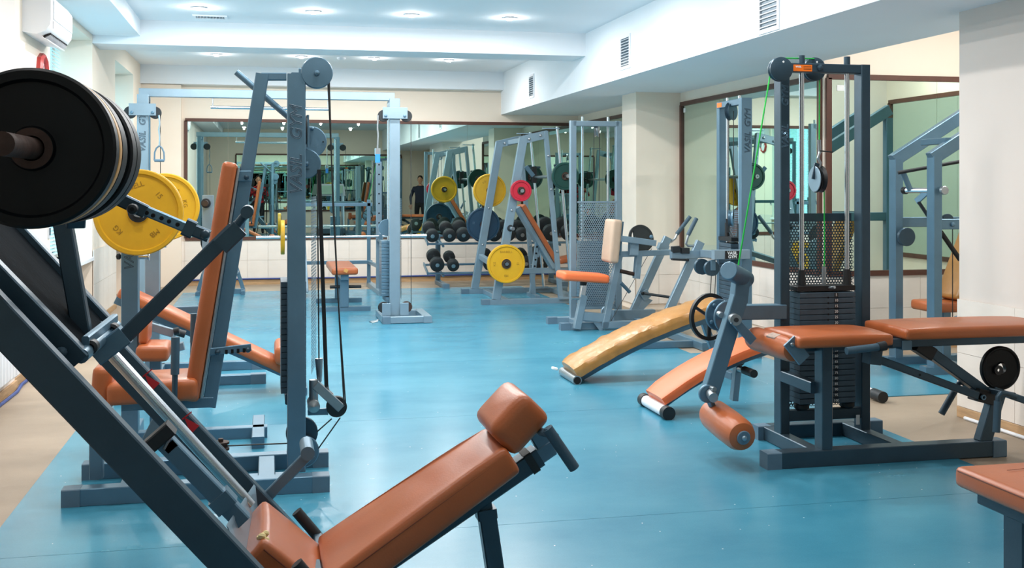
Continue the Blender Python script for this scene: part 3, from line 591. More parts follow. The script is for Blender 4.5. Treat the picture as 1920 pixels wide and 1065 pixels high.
# weight stack beside the post and its perforated guard
wp = shared(M().bar((-0.06, 0, 0.0), (0.06, 0, 0.0), 0.3, 0.0265, ch=0.002), 'stack_plate', 'stack')
xs = P(553, 600, 5.62).x - 0.01; z0s = P(535, 728, 5.62).z
for i in range(20):
    if z0s + i * 0.0285 < P(535, 528, 5.62).z: CB.inst('stack_plate', wp, (xs, 5.62, z0s + 0.014 + i * 0.0285))
for yy in (5.54, 5.7): CB.part('stack_rod', M().tube((xs, yy, 0.3), (xs, yy, 1.9), 0.01), 'chrome')
CB.part('stack_rest', M().bar((xs, 5.48, z0s - 0.03), (xs, 5.78, z0s - 0.03), 0.08, 0.05), 'steel_dark')
CB.part('rear_post', M().bar((px_, 5.8, 0.08), (px_, 5.8, 1.98), 0.05), 'steel'); CB.part('top_tie', M().bar((px_, 5.44, 1.97), (px_, 5.8, 1.97), 0.05), 'steel')
g0 = P(573, 700, 5.46); gx = px_ + 0.05
CB.part('perforated_guard', M().sheet((gx + 0.02, 5.44, P(573, 702, 5.45).z), (0.12, 1, 0), (0, 0, 1), 0.34, P(573, 364, 5.45).z - P(573, 702, 5.45).z, 0.018), 'steel_light', kind='stuff')
# lower linkage
CB.part('linkage_arm', M().bar(P(592, 722, 5.46), P(640, 766, 5.46), 0.012, 0.045), 'zinc'); CB.part('linkage_arm', M().bar(P(588, 714, 5.58), P(622, 742, 5.58), 0.012, 0.03), 'zinc'); CB.part('linkage_plate', M().prism([P(577, 768, 5.52), P(612, 766, 5.52), P(616, 778, 5.52), P(577, 779, 5.52)], (0, 0, 0), (0, 0.02, 0)), 'steel')
CB.part('linkage_roller', M().lathe(P(588, 761, 5.46), (0, -1, 0), [(0.028, -0.12), (0.028, 0.0), (0.03, 0.002), (0.03, 0.02), (0.01, 0.024), (0.0001, 0.03)], 24), 'zinc')
CB.part('linkage_shaft', M().tube(P(588, 712, 5.5), P(588, 755, 5.5), 0.022), 'zinc'); CB.part('rod_end', M().tube(P(598, 672, 5.6), P(599, 715, 5.6), 0.02, 12, r2=0.012), 'zinc'); CB.part('rod_end', M().tube(P(599, 708, 5.6), P(600, 738, 5.6), 0.008), 'zinc'); CB.part('belt_end', M().tube(P(612, 722, 5.5), P(614, 732, 5.5), 0.01), 'zinc')
CB.part('linkage_pulley', M().lathe(P(631, 762, 5.52), (0, -1, 0), [(0.05, -0.02), (0.046, -0.006), (0.04, 0.0), (0.046, 0.006), (0.05, 0.02), (0.01, 0.022)], 32), 'rubber')
CB.part('lower_disc', M().disc(P(566, 811, 5.56), (0, -1, 0), 0.078, 0.03, 40), 'steel_dark'); CB.part('lower_disc', M().disc(P(568, 846, 5.52), (0, -1, 0), 0.078, 0.03, 40), 'steel')
fp = P(414, 834, 5.5); CB.part('floor_pulley', M().lathe(fp, (0, 0, 1), [(0.04, -0.025), (0.04, -0.015), (0.03, -0.01), (0.03, 0.0), (0.04, 0.005), (0.04, 0.015), (0.012, 0.015), (0.012, 0.03)], 28), 'rust'); CB.part('pulley_stand', M().bar((fp.x, fp.y, 0.0), (fp.x, fp.y, fp.z - 0.02), 0.03), 'steel_dark'); CB.part('base_rail', M().bar((fp.x, fp.y, 0.03), (px_ - 0.04, fp.y, 0.03), 0.05), 'steel')
# back pad, seat, pommel, handles
p0, p1 = P(433, 305, 5.44), P(361, 744, 5.44); db = (p1 - p0).normalized(); nb = V(db.z, 0, -db.x); nb = nb if nb.x < 0 else -nb
CB.part('backrest', M().pad(p0, p1, 0.28, 0.068, up=nb, r=0.025, crown=0.008), 'leather'); CB.part('back_board', M().bar(p0 - nb * 0.042 + db * 0.02, p1 - nb * 0.042 - db * 0.02, 0.24, 0.012, up=nb), 'zinc')
CB.part('upper_bracket', M().bar(P(446, 330, 5.38), P(471, 330, 5.38), 0.012, 0.05), 'steel'); CB.part('bolt', M().bolt(P(462, 332, 5.374), (0, -1, 0), 0.012, 0.016), 'steel_dark')
nt_ = CB.part('notched_bracket', M().bar(P(383, 661, 5.38), P(471, 651, 5.38), 0.012, 0.034), 'steel')
for i in range(4): CB.part('notch', M().box(P(422 + i * 11, 656 - i, 5.3735), P(427 + i * 11, 664 - i, 5.372)), 'hole', nt_)
for px, py in ((388, 662), (408, 660), (465, 656)): CB.part('pin', M().bolt(P(px, py, 5.374), (0, -1, 0), 0.013, 0.018), 'steel_dark', nt_)
seat_z = P(330, 706, 5.42).z; xa, xb = P(207, 740, 5.42).x, P(374, 720, 5.42).x
CB.part('seat', M().pad((xa, 5.44, seat_z - 0.05), (xb, 5.44, seat_z - 0.04), 0.36, 0.1, up=(0, 0, 1), r=0.03, crown=0.01), 'leather')
CB.part('pommel', M().pad(P(200, 680, 5.44), P(194, 764, 5.44), 0.3, 0.085, up=(1, 0, 0.1), r=0.03, crown=0.01), 'leather')
CB.part('seat_frame', M().bar((xa + 0.05, 5.44, seat_z - 0.125), P(400, 752, 5.44), 0.06, 0.05), 'steel'); CB.part('seat_post', M().bar((P(194, 900, 5.72).x, 5.5, 0.08), (P(194, 900, 5.72).x, 5.5, seat_z - 0.1), 0.06), 'steel'); CB.part('seat_strut', M().bar((-0.62, 5.5, 0.08), (-0.45, 5.44, seat_z - 0.13), 0.06), 'steel')
for px, yt, yb, yg, yy, r_ in ((329, 632, 700, 742, 5.2, 0.019), (363, 588, 640, 656, 5.72, 0.015)):
    hn = CB.part('handle', M().tube(P(px - 1, yb, yy), P(px - 2, yg + 20, yy), 0.013), 'steel_dark'); CB.part('hand_grip', M().tube(P(px, yt, yy), P(px - 1, yb + 2, yy), r_, 16), 'grip', hn)
    CB.part('handle_bar', M().bar(P(px - 2, yg + 18, yy), V(P(px, yg, yy).x, 5.44, seat_z - 0.13), 0.03), 'steel_dark')

# ================================================================== plate-loaded seat machine behind it
SM = Thing('seat_machine', 'blue-grey post machine with small brown seat behind the leg press', 'exercise machine', (-0.75, 6.6, 0))
sx = P(243, 520, 6.5).x
po = SM.part('post', M().bar((sx, 6.54, 0.06), (sx, 6.54, P(243, 330, 6.5).z), 0.09, 0.09, up=(0, 1, 0)), 'steel')
SM.part('lettering', textm('VASIL', 0.07, (sx, 6.494, P(243, 478, 6.5).z), (0, 0, 1), (-1, 0, 0), outline=0.0014), 'emboss_dark', po)
SM.part('base_bar', M().bar((sx - 0.1, 6.54, 0.035), (sx + 0.75, 6.54, 0.035), 0.07), 'steel'); SM.part('cross_bar', M().bar((sx, 6.2, 0.035), (sx, 6.9, 0.035), 0.07), 'steel'); SM.part('cross_bar', M().bar((sx + 0.7, 6.25, 0.035), (sx + 0.7, 6.85, 0.035), 0.07), 'steel')
sp = P(290, 642, 6.5)
SM.part('seat', M().pad(P(259, 654, 6.5) + V(0, 0, -0.01), P(320, 654, 6.5) + V(0.0, 0, -0.01), 0.3, 0.085, r=0.028, crown=0.01), 'leather'); SM.part('back_pad', M().pad(P(272, 640, 6.54), P(274, 600, 6.54), 0.24, 0.05, up=(1, 0, 0), r=0.02), 'leather')
SM.part('seat_post', M().bar((P(292, 700, 6.54).x, 6.54, 0.06), (P(292, 700, 6.54).x, 6.54, P(290, 668, 6.54).z), 0.06), 'steel'); SM.part('seat_slide', M().bar(P(318, 655, 6.54), P(345, 648, 6.54), 0.05, 0.045), 'steel_light')
SM.part('side_arm', M().bar(P(280, 612, 6.8), P(326, 625, 6.8), 0.03, 0.05), 'steel_light'); SM.part('side_knob', M().tube(P(326, 622, 6.78), P(336, 620, 6.78), 0.022), 'rubber')
SM.part('peg', M().tube((sx, 6.3, P(250, 400, 6.1).z), (sx, 6.54, P(250, 400, 6.1).z), 0.024, 16), 'chrome')
SM.part('side_peg', M().tube(P(256, 482, 6.52), P(279, 482, 6.52), 0.013), 'chrome'); SM.part('peg_stop', M().disc(P(279, 482, 6.52), (1, 0, 0), 0.022, 0.01), 'chrome'); SM.part('ball_knob', M().lathe(P(224, 481, 6.52), (-1, 0, 0), [(0.006, -0.05), (0.008, -0.01), (0.018, 0), (0.016, 0.014), (0.0001, 0.02)], 16), 'rubber')
LET = [('BARBELL', -0.5), ('15', 0.85), ('KG', 3.8), ('MB', 2.25)]
pc = P(260, 398, 6.26); SM.part('peg_arm', M().tube((pc.x, 6.2, pc.z), (pc.x, 6.54, pc.z), 0.024, 16), 'chrome')
weight_plate('yellow 15 KG weight plate half hidden by the black leg press plates', pc, (0, -1, 0), 0.232, 0.05, 'plate_yellow', 'yellow plates behind the leg press', hubmat='black', text=[('BARBELL', -0.42), ('15', 0.75), ('KG', -2.4), ('MB', 2.4)], tang=0.1, n=64, hub=0.055)
# second post with a plate
ST = Thing('plate_stand', 'pale grey upright stand carrying the second yellow plate', 'plate stand', (-0.8, 8.5, 0))
tx = P(285, 560, 8.3).x
ST.part('post', M().bar((tx, 8.34, 0.06), (tx, 8.34, P(285, 360, 8.3).z), 0.1, 0.08, up=(0, 1, 0)), 'steel_light')
for y in (8.32, 8.97):
    x0, x1 = tx - 0.1, PZ(475, 715, 0.03).x
    ST.part('base_bar', M().bar((x0, y, 0.04), (x1, y, 0.04), 0.07, 0.07), 'steel'); ST.part('end_cap', M().bar((x1 - 0.02, y, 0.04), (x1 + 0.09, y, 0.04), 0.078, 0.078), 'cap')
ST.part('side_rail', M().bar((tx, 8.32, 0.04), (tx, 8.97, 0.04), 0.07), 'steel'); ST.part('upright', M().bar((P(390, 690, 8.4).x, 8.4, 0.06), (P(390, 690, 8.4).x, 8.4, P(390, 366, 8.4).z), 0.08, 0.06, up=(0, 1, 0)), 'steel_light'); ST.part('tie_bar', M().bar((tx, 8.34, 0.55), (P(390, 690, 8.4).x, 8.38, 0.55), 0.05), 'steel')
ST.part('upright_peg', M().tube(P(386, 381, 8.37), P(386, 381, 8.37) + V(0, -0.09, 0), 0.022), 'hub'); ST.part('upright_collar', M().disc(P(386, 381, 8.365), (0, -1, 0), 0.035, 0.02), 'rubber')
pd = P(309, 388, 8.1); ST.part('peg', M().tube((pd.x, 8.0, pd.z), (pd.x, 8.34, pd.z), 0.024), 'chrome'); ST.part('lower_peg', M().tube(P(288, 459, 8.3), P(312, 459, 8.3), 0.02), 'chrome')
ST.part('peg_arm', M().bar((tx, 8.34, pd.z), (pd.x, 8.34, pd.z), 0.05), 'steel_light')
weight_plate('bright yellow weight plate on the pale stand, behind the other yellow plate', pd, (0, -1, 0), 0.236, 0.05, 'plate_yellow', 'yellow plates behind the leg press', hubmat='black', text=[('15', 0.6), ('KG', 1.4), ('MB', 2.4)], n=64)
# decline bench
DB = Thing('decline_bench', 'long brown decline sit-up board on a blue frame near the window', 'sit-up bench', (-0.3, 8.0, 0))
d0, d1 = P(221, 548, 7.85), P(545, 700, 7.85); d0.y = d1.y = 8.0
dd = (d1 - d0).normalized(); dn = V(-dd.z, 0, dd.x)
DB.part('board', M().pad(d0, d1, 0.3, 0.07, up=dn, r=0.025, crown=0.008), 'leather')
dE = d1 + dd * 0.34; dE = d0 + dd * ((0.05 - (d0 - dn * 0.06).z) / dd.z)
DB.part('spine', M().bar(d0 - dn * 0.065, dE - dn * 0.03, 0.08, 0.06, up=dn), 'steel'); DB.part('end_foot', M().bar((dE.x, 7.75, 0.035), (dE.x, 8.25, 0.035), 0.05), 'steel')
DB.part('front_leg', M().bar((d0.x + 0.02, 8.0, 0.03), d0 + dd * 0.1 - dn * 0.08, 0.05), 'steel_light'); DB.part('front_foot', M().bar((d0.x + 0.02, 7.7, 0.03), (d0.x + 0.02, 8.3, 0.03), 0.055), 'steel')
DB.part('foot_roller', M().pad(P(533, 668, 7.72), P(533, 668, 7.72) + V(0, 0.5, 0), 0.13, 0.13, r=0.05, seg=4), 'leather')
DB.part('roller_post', M().bar(d1 + dn * 0.12 - dd * 0.05, d1 - dn * 0.06 - dd * 0.0, 0.04), 'steel'); DB.part('adjuster', M().bar(P(300, 617, 7.8), P(330, 628, 7.8), 0.03, 0.03), 'steel_light'); DB.part('adjuster_knob', M().tube(P(330, 622, 7.75), P(330, 622, 7.75) + V(0.06, 0, -0.02), 0.025), 'rubber')
# ================================================================== cable crossover
XO = Thing('cable_crossover', 'wide cable crossover frame with overhead beam and pull-up bar', 'cable crossover', (0.05, 11.8, 0))
LX, RX = P(268, 300, 11.72).x, P(740, 300, 11.72).x
XO.part('overhead_beam', M().bar((LX - 0.06, 11.95, 2.405), (RX + 0.02, 11.95, 2.405), 0.09, 0.085), 'steel_light')
XO.part('pull_up_bar', M().tube(P(395, 201, 11.95), P(617, 205, 11.95), 0.017, 14), 'chrome')
for px, y0_, y1_ in ((399, 183, 201), (615, 189, 205)): XO.part('hanger', M().bar(P(px, y0_, 11.95), P(px, y1_, 11.95), 0.012, 0.03, up=(0, 1, 0)), 'chrome')
plate12 = shared(M().bar((-0.09, 0, 0), (0.09, 0, 0), 0.26, 0.034, ch=0.003), 'stack_plate', 'steel')
for cx_, sgn, px0 in ((LX, 1, 268), (RX, -1, 740)):
    p_ = XO.part('post', M().bar((cx_, 11.72, 0.08), (cx_, 11.72, 2.37), 0.11, 0.05, up=(0, 1, 0)), 'steel_light')
    XO.part('post', M().bar((cx_, 12.14, 0.08), (cx_, 12.14, 2.37), 0.06, 0.06, up=(0, 1, 0)), 'steel')
    XO.part('top_tie', M().bar((cx_, 11.72, 2.34), (cx_, 12.14, 2.34), 0.05), 'steel')
    if sgn == 1:
        XO.part('lettering', textm('GYM', 0.085, (cx_, 11.693, P(263, 219, 11.7).z), (0, 0, 1), (-1, 0, 0), outline=0.002), 'emboss_dark', p_); XO.part('lettering', textm('VASIL', 0.085, (cx_, 11.693, P(263, 266, 11.7).z), (0, 0, 1), (-1, 0, 0), outline=0.002), 'emboss_dark', p_)
    z_ = P(740, 214, 11.7).z
    br = XO.part('pulley_bracket', M().bar((cx_ - 0.13, 11.67, z_ + 0.01), (cx_ + 0.13, 11.67, z_ + 0.01), 0.008, 0.12), 'steel_light')
    for s in (-1, 1):
        XO.part('pulley', M().disc((cx_ + s * 0.12, 11.7, z_ - 0.02), (0, -1, 0), 0.062, 0.03, 28), 'rubber', br); XO.part('pulley_bolt', M().bolt((cx_ + s * 0.1, 11.665, z_ - 0.02), (0, -1, 0), 0.016, 0.014), 'steel', br)
        lb = XO.part('floor_pulley', M().disc((cx_ + s * 0.12, 11.68, 0.17), (0, -1, 0), 0.06, 0.03, 28), 'rubber' if s < 0 else 'rust'); XO.part('pulley_plate', M().bar((cx_ + s * 0.05, 11.655, 0.15), (cx_ + s * 0.14, 11.655, 0.15), 0.008, 0.13), 'steel_light', lb)
    # base
    XO.part('base_bar', M().bar((cx_ - 0.13, 11.6, 0.045), (cx_ + 0.3, 11.6, 0.045), 0.07, 0.07), 'steel_light'); XO.part('end_cap', M().bar((cx_ - 0.14, 11.6, 0.044), (cx_ - 0.06, 11.6, 0.044), 0.08, 0.08), 'cap')
    XO.part('base_rail', M().bar((cx_ + 0.33, 11.55, 0.045), (cx_ + 0.33, 12.3, 0.045), 0.09, 0.07), 'steel_light'); XO.part('base_rail', M().bar((cx_ - 0.12, 11.64, 0.045), (cx_ - 0.12, 12.3, 0.045), 0.05, 0.07), 'steel_light'); XO.part('base_bar', M().bar((cx_ - 0.13, 12.2, 0.045), (cx_ + 0.3, 12.2, 0.045), 0.07, 0.07), 'steel_light')
    # stack and guard
    for i in range(16): XO.inst('stack_plate', plate12, (cx_ - 0.04, 11.93, 0.29 + i * 0.037))
    for yy in (11.86, 12.0): XO.part('stack_rod', M().tube((cx_ - 0.04, yy, 0.26), (cx_ - 0.04, yy, 2.34), 0.011), 'chrome')
    XO.part('stack_rest', M().bar((cx_ - 0.04, 11.75, 0.24), (cx_ - 0.04, 12.12, 0.24), 0.1, 0.05), 'steel')
    XO.part('stack_pulley', M().disc((cx_ - 0.06, 11.93, 1.0), (0, -1, 0), 0.09, 0.03), 'steel')
    zt, zb = P(755, 370, 11.8).z, P(755, 560, 11.8).z
    XO.part('perforated_guard', M().sheet((cx_ + 0.075, 11.74, zb), (0.06, 1, 0), (0, 0, 1), 0.38, zt - zb, 0.022), 'steel_light', kind='stuff')
    XO.part('cable', M().tube((cx_ + 0.17, 11.68, 0.17), (cx_ + 0.17, 11.7, z_ - 0.02), 0.0035, 6), 'cable')
# hanging handles
hx = P(290, 222, 11.7); g = P(299, 290, 11.66)
ha = Thing('cable_stirrup', 'blue stirrup handle hanging on a chain from the left crossover pulley', 'cable handle', g - V(0, 0, 0.1))
ha.part('chain', M().path([P(298, 216, 11.68), P(300, 232, 11.68), P(298, 243, 11.68), P(300, 258, 11.68), P(299, 274, 11.68)], 0.009, 6), 'zinc')
pts = [P(299, 273, 11.68), P(293, 278, 11.68), P(290, 286, 11.68), P(289.5, 301, 11.68)]; pts2 = [P(299, 273, 11.68), P(304, 278, 11.68), P(307.5, 286, 11.68), P(308, 301, 11.68)]
ha.part('stirrup', M().path(pts, 0.008, 8).path(pts2, 0.008, 8), 'cap'); ha.part('hand_grip', M().tube(P(289.5, 301, 11.68), P(308, 301, 11.68), 0.014), 'cap')
hb = Thing('cable_strap', 'pale strap handle hanging from the right crossover pulley', 'cable handle', P(708, 305, 11.68))
hb.part('chain', M().path([P(709, 216, 11.68), P(708, 240, 11.68), P(709, 252, 11.68), P(708, 280, 11.68)], 0.009, 6), 'zinc'); hb.part('strap', M().bar(P(708, 278, 11.68), P(708, 290, 11.68), 0.06, 0.02, up=(0, 1, 0)), 'chrome'); hb.part('hand_grip', M().bar(P(708, 289, 11.68), P(708, 305, 11.68), 0.05, 0.03, up=(0, 1, 0)), 'blue_print')
ql = PZ(699, 606, 0.02)
solo('carabiner', M().path([ql + V(0.06, 0.03, 0.03), ql + V(0.03, 0.02, 0.02), ql + V(-0.03, 0.0, 0.015), ql + V(-0.01, -0.04, 0.01), ql + V(0.05, -0.02, 0.02)], 0.008, 8), 'zinc', 'steel carabiner lying at the foot of the right crossover post', 'carabiner', ql)

# ================================================================== bench press rack, barbell and flat bench
BR = Thing('bench_press_rack', 'pale steel bench press rack in front of the back mirror', 'rack', (1.0, 15.2, 0))
rxl, rxr = P(565, 440, 14.9).x, P(711, 440, 14.9).x
for x in (rxl, rxr):
    up1 = BR.part('upright', M().bar((x, 14.95, 0.06), (x, 14.95, P(710, 303, 14.95).z), 0.075, 0.05, up=(0, 1, 0)), 'steel_light')
    for k in range(7): BR.part('pin_hole', M().disc((x, 14.923, 0.95 + k * 0.13), (0, -1, 0), 0.011, 0.004, 10), 'hole', up1)
    BR.part('upright', M().bar((x - 0.05, 15.9, 0.06), (x - 0.05, 15.9, 1.25), 0.05), 'steel'); BR.part('front_strut', M().bar((x + 0.06, 14.7, 0.06), (x + 0.02, 14.93, 0.82), 0.05), 'steel_light')
    BR.part('base_rail', M().bar((x, 14.55, 0.035), (x - 0.03, 16.1, 0.035), 0.07), 'steel_light'); BR.part('bar_hook', M().bar((x, 14.92, 0.72), (x, 14.72, 0.72), 0.05, 0.03), 'steel'); BR.part('hook_lip', M().bar((x, 14.7, 0.71), (x, 14.7, 0.81), 0.04, 0.012, up=(0, 1, 0)), 'steel')
    BR.part('side_tie', M().bar((x - 0.05, 15.9, 0.36), (x, 14.95, 0.36), 0.045), 'steel')
for z in (1.18, 0.36): BR.part('cross_bar', M().bar((rxl, 15.9, z), (rxr, 15.9, z), 0.05), 'steel')
by, bz = 14.79, 0.775
bb = Thing('barbell', 'long chrome barbell resting low on the bench press rack', 'barbell', (1.0, by, bz - 0.02))
xa, xb = P(480, 443, by).x, P(800, 443, by).x
bb.part('shaft', M().tube((xa + 0.4, by, bz), (xb - 0.4, by, bz), 0.015, 12), 'chrome')
for x0, x1 in ((xa, xa + 0.42), (xb - 0.42, xb)):
    s_ = M(); n = 18
    pr = []
    for i in range(n):
        pr += [(0.026, (x1 - x0) * i / n), (0.026, (x1 - x0) * (i + 0.6) / n), (0.021, (x1 - x0) * (i + 0.65) / n), (0.021, (x1 - x0) * (i + 0.97) / n)]
    bb.part('sleeve', s_.lathe((x0, by, bz), (1, 0, 0), pr, 14), 'chrome')
weight_plate('yellow weight plate seen edge-on at the left end of the barbell', (P(530, 443, by).x, by, bz), (1, 0, 0), 0.225, 0.05, 'plate_yellow', 'plates on the barbell', n=48)
FB = Thing('flat_bench', 'small flat bench with brown pad in front of the bench press rack', 'bench', (0.95, 13.4, 0))
fx = P(642, 505, 13.2).x
pdz = 0.47
pd_ = FB.part('pad', M().pad((fx, 12.75, pdz), (fx, 14.0, pdz), 0.3, 0.08, r=0.03, crown=0.008), 'leather'); FB.part('tape_patch', M().bar((fx - 0.01, 12.744, pdz + 0.02), (fx + 0.03, 12.744, pdz + 0.0), 0.004, 0.04), 'plate_orange', pd_)
FB.part('frame', M().bar((fx, 12.8, pdz - 0.07), (fx, 13.95, pdz - 0.07), 0.09, 0.06), 'steel')
for y, hw in ((12.88, 0.3), (13.85, 0.28)):
    FB.part('leg', M().bar((fx, y, 0.05), (fx, y, pdz - 0.09), 0.1, 0.06, up=(0, 1, 0)), 'steel'); FB.part('foot', M().bar((fx - hw, y, 0.03), (fx + hw, y, 0.03), 0.06), 'steel')
FB.part('rest_pin', M().tube((fx - 0.16, 12.95, 0.28), (fx + 0.2, 12.95, 0.28), 0.018), 'rubber')

# ================================================================== plate tree in the far left corner
PT = Thing('plate_tree', 'low A-shaped plate tree by the back wall at left', 'plate stand', (-0.6, 15.3, 0))
fa, fb_ = PZ(372, 546, 0.03), PZ(458, 546, 0.03); yy = 15.3
xl, xr = P(372, 540, yy).x, P(456, 540, yy).x
PT.part('base_bar', M().bar((xl, yy, 0.035), (xr, yy, 0.035), 0.07), 'steel')
for x, tx_ in ((xl, (xl + xr) / 2 - 0.05), (xr, (xl + xr) / 2 + 0.05)):
    PT.part('leg', M().bar((x, yy, 0.06), (tx_, yy, 0.86), 0.05), 'steel'); PT.part('foot', M().bar((x, yy - 0.25, 0.03), (x, yy + 0.25, 0.03), 0.05), 'steel')
    for k in (0.3, 0.55, 0.8):
        q = Vector((x, yy, 0.06)).lerp(Vector((tx_, yy, 0.86)), k); PT.part('peg', M().tube((q.x, yy - 0.16, q.z), (q.x, yy + 0.1, q.z), 0.018), 'chrome')
c_ = Vector((xl, yy, 0.06)).lerp(Vector(((xl + xr) / 2 - 0.05, yy, 0.86)), 0.8); c_.y = yy - 0.08
weight_plate('small black weight plate with pale hub on the low plate tree', c_, (0, -1, 0), 0.16, 0.04, 'plate_black', 'plate tree plates', hubmat='zinc', n=32)

# ================================================================== dumbbell rack and dumbbells
DR = Thing('dumbbell_rack', 'two-tier grey dumbbell rack along the back wall', 'dumbbell rack', (3.0, 15.95, 0))
rx0, rx1 = P(799, 450, 15.8).x, P(1078, 450, 15.8).x
for zz, slope in ((0.62, 0), (0.2, 0)):
    for yy, dz in ((15.66, 0.0), (16.0, 0.1)):
        DR.part('shelf_rail', M().bar((rx0, yy, zz + dz), (rx1, yy, zz + dz), 0.06, 0.03), 'steel')
    for x in (rx0, rx1): DR.part('shelf_end', M().bar((x, 15.63, zz), (x, 16.05, zz + 0.11), 0.02, 0.05), 'steel')
for x in (P(828, 500, 15.8).x, P(1045, 500, 15.8).x):
    DR.part('upright', M().bar((x, 16.16, 0.05), (x, 16.16, 0.74), 0.07, 0.06, up=(0, 1, 0)), 'steel'); DR.part('bracket', M().bar((x, 15.64, 0.585), (x, 16.16, 0.66), 0.03, 0.03), 'steel'); DR.part('bracket', M().bar((x, 15.64, 0.165), (x, 16.16, 0.24), 0.03, 0.03), 'steel'); DR.part('foot', M().bar((x, 15.4, 0.035), (x, 16.2, 0.035), 0.08, 0.06), 'steel'); DR.part('foot_cap', M().bar((x, 15.36, 0.034), (x, 15.44, 0.034), 0.09, 0.07), 'cap')
def dumbbell(label, px, zshelf, r):
    x = P(px, 450, 15.65).x; f = V(x, 15.62, zshelf + 0.015 + r * 0.93); bk_ = V(x, 15.98, zshelf + 0.115 + r * 0.93)
    d = (bk_ - f).normalized(); f = bk_ - d * 0.36
    t = Thing('dumbbell', label, 'dumbbell', V(x, 15.8, zshelf + 0.02), 'dumbbells on the rack')
    t.part('handle', M().tube(f, bk_, 0.016, 10), 'chrome')
    for q, s in ((f, 1), (bk_, -1)):
        hd = t.part('head', M().lathe(q, d, [(0.02, -0.05), (r - 0.015, -0.05), (r, -0.04), (r, 0.04), (r - 0.015, 0.05), (0.02, 0.05)], 26), 'rubber')
        t.part('end_cap', M().lathe(q - d * s * 0.05, d * -s, [(0.03, -0.002), (0.028, 0.004), (0.012, 0.005), (0.012, 0.001)], 16), 'zinc', hd)
top = [(810, 0.092), (842, 0.092), (868, 0.1), (899, 0.1), (926, 0.098), (952, 0.098), (978, 0.097), (1003.5, 0.093), (1032, 0.12), (1065, 0.118)]
names = ['first on the left', 'second from the left', 'third from the left, beside the blue plate', 'fourth from the left, behind the blue plate', 'fifth from the left', 'sixth from the left, behind the slanted leg', 'seventh from the left', 'eighth from the left, behind the incline pad', 'second from the right, biggest', 'last on the right']
for (px, r), n_ in zip(top, names): dumbbell('black round-headed dumbbell on the top tier, ' + n_, px, 0.64, r)
for px, r, n_ in ((819, 0.102, 'first on the left'), (849, 0.085, 'second from the left, smaller'), (918, 0.1, 'third, half hidden by the yellow plate'), (985, 0.1, 'fourth, right of the yellow plate'), (1014, 0.11, 'last on the right')): dumbbell('black round-headed dumbbell on the low tier, ' + n_, px, 0.22, r)

# ================================================================== incline press machine with coloured plates
IP = Thing('incline_press', 'pale grey slanted-frame incline press machine loaded with coloured plates', 'press machine', (3.05, 13.9, 0))
YA, YZ = 13.2, 14.62
AL = [(2.72, 0.07), (3.06, 2.03), (3.34, 2.12), (3.53, 0.07)]
for k, y in enumerate((YA, YZ)):
    b_ = [V(x, y, z) for x, z in AL]
    IP.part('base_bar', M().bar((2.56, y, 0.035), (4.0, y, 0.035), 0.07), 'steel_light'); IP.part('end_cap', M().bar((2.54, y, 0.034), (2.64, y, 0.034), 0.08, 0.076), 'cap')
    lg = IP.part('slanted_leg', M().bar(b_[0], b_[1], 0.07, 0.1), 'steel_light'); tb = IP.part('top_bar', M().bar(b_[1] + V(-0.04, 0, -0.03), b_[2] + V(0.02, 0, -0.04), 0.054, 0.1), 'steel_light'); rl = IP.part('guide_leg', M().bar(b_[2], b_[3], 0.06, 0.055), 'steel_light')
    for t_ in (0.25, 0.75): IP.part('bolt', M().bolt(b_[1].lerp(b_[2], t_) + V(0, -0.03, -0.035), (0, -1, 0), 0.018, 0.016), 'zinc', tb)
    for t_ in (0.15, 0.35, 0.6, 0.72, 0.85): IP.part('bolt', M().bolt(b_[2].lerp(b_[3], t_) + V(0, -0.031, 0), (0, -1, 0), 0.015, 0.016), 'zinc', rl)
    for t_ in (0.55, 0.3): IP.part('bolt', M().bolt(b_[0].lerp(b_[1], t_) + V(0, -0.036, 0), (0, -1, 0), 0.015, 0.016), 'zinc', lg)
    g0_, g1_ = V(3.47, y - 0.06, 2.17), V(3.66, y - 0.06, 0.08)
    IP.part('guide_rod', M().tube(g0_, g1_, 0.019, 12), 'chrome'); IP.part('rod_bracket', M().bar(b_[2] + V(-0.05, -0.03, 0.03), g0_ + V(0.03, 0, -0.02), 0.06, 0.012), 'steel_light'); IP.part('rod_foot', M().bar((3.5, y - 0.05, 0.07), (3.72, y - 0.05, 0.07), 0.06, 0.03), 'steel_light')
    q = g0_.lerp(g1_, 0.27); IP.part('bearing', M().bar(q + V(0, 0, 0.1), q + V(0, 0, -0.12), 0.07, 0.07), 'black')
    IP.part('bearing_bolt', M().tube(q + V(-0.09, 0, 0.09), q + V(0.09, 0, 0.09), 0.014), 'steel_dark')
IP.part('base_rail', M().bar((2.86, YA, 0.035), (2.86, YZ, 0.035), 0.08, 0.06), 'steel_light'); IP.part('base_rail', M().bar((3.8, YA, 0.035), (3.8, YZ, 0.035), 0.08, 0.06), 'steel_light')
IP.part('top_tie', M().bar((3.2, YA, 2.03), (3.2, YZ, 2.03), 0.06), 'steel_light')
qa = V(3.47, YA - 0.06, 2.17).lerp(V(3.66, YA - 0.06, 0.08), 0.29); qz = qa + V(0, YZ - YA, 0)
IP.part('press_bar', M().tube(qa + V(0, -0.32, 0), qz + V(0, 0.34, 0), 0.022, 14), 'chrome'); IP.part('bar_end', M().ring(qa + V(0, -0.325, 0), (0, -1, 0), 0.026, 0.012, 0.01, 16), 'zinc')
IP.part('hook_arm', M().bar(P(986, 312, 13.4), P(1000, 330, 13.4), 0.03, 0.05), 'steel')
def peg(T, c, L=0.2): return T.part('plate_peg', M().tube(c + V(0, 0.03, 0), c + V(0, -L, 0), 0.022, 14), 'chrome')
def onleg(py, y, px): return P(px, py, y)
pk = {}
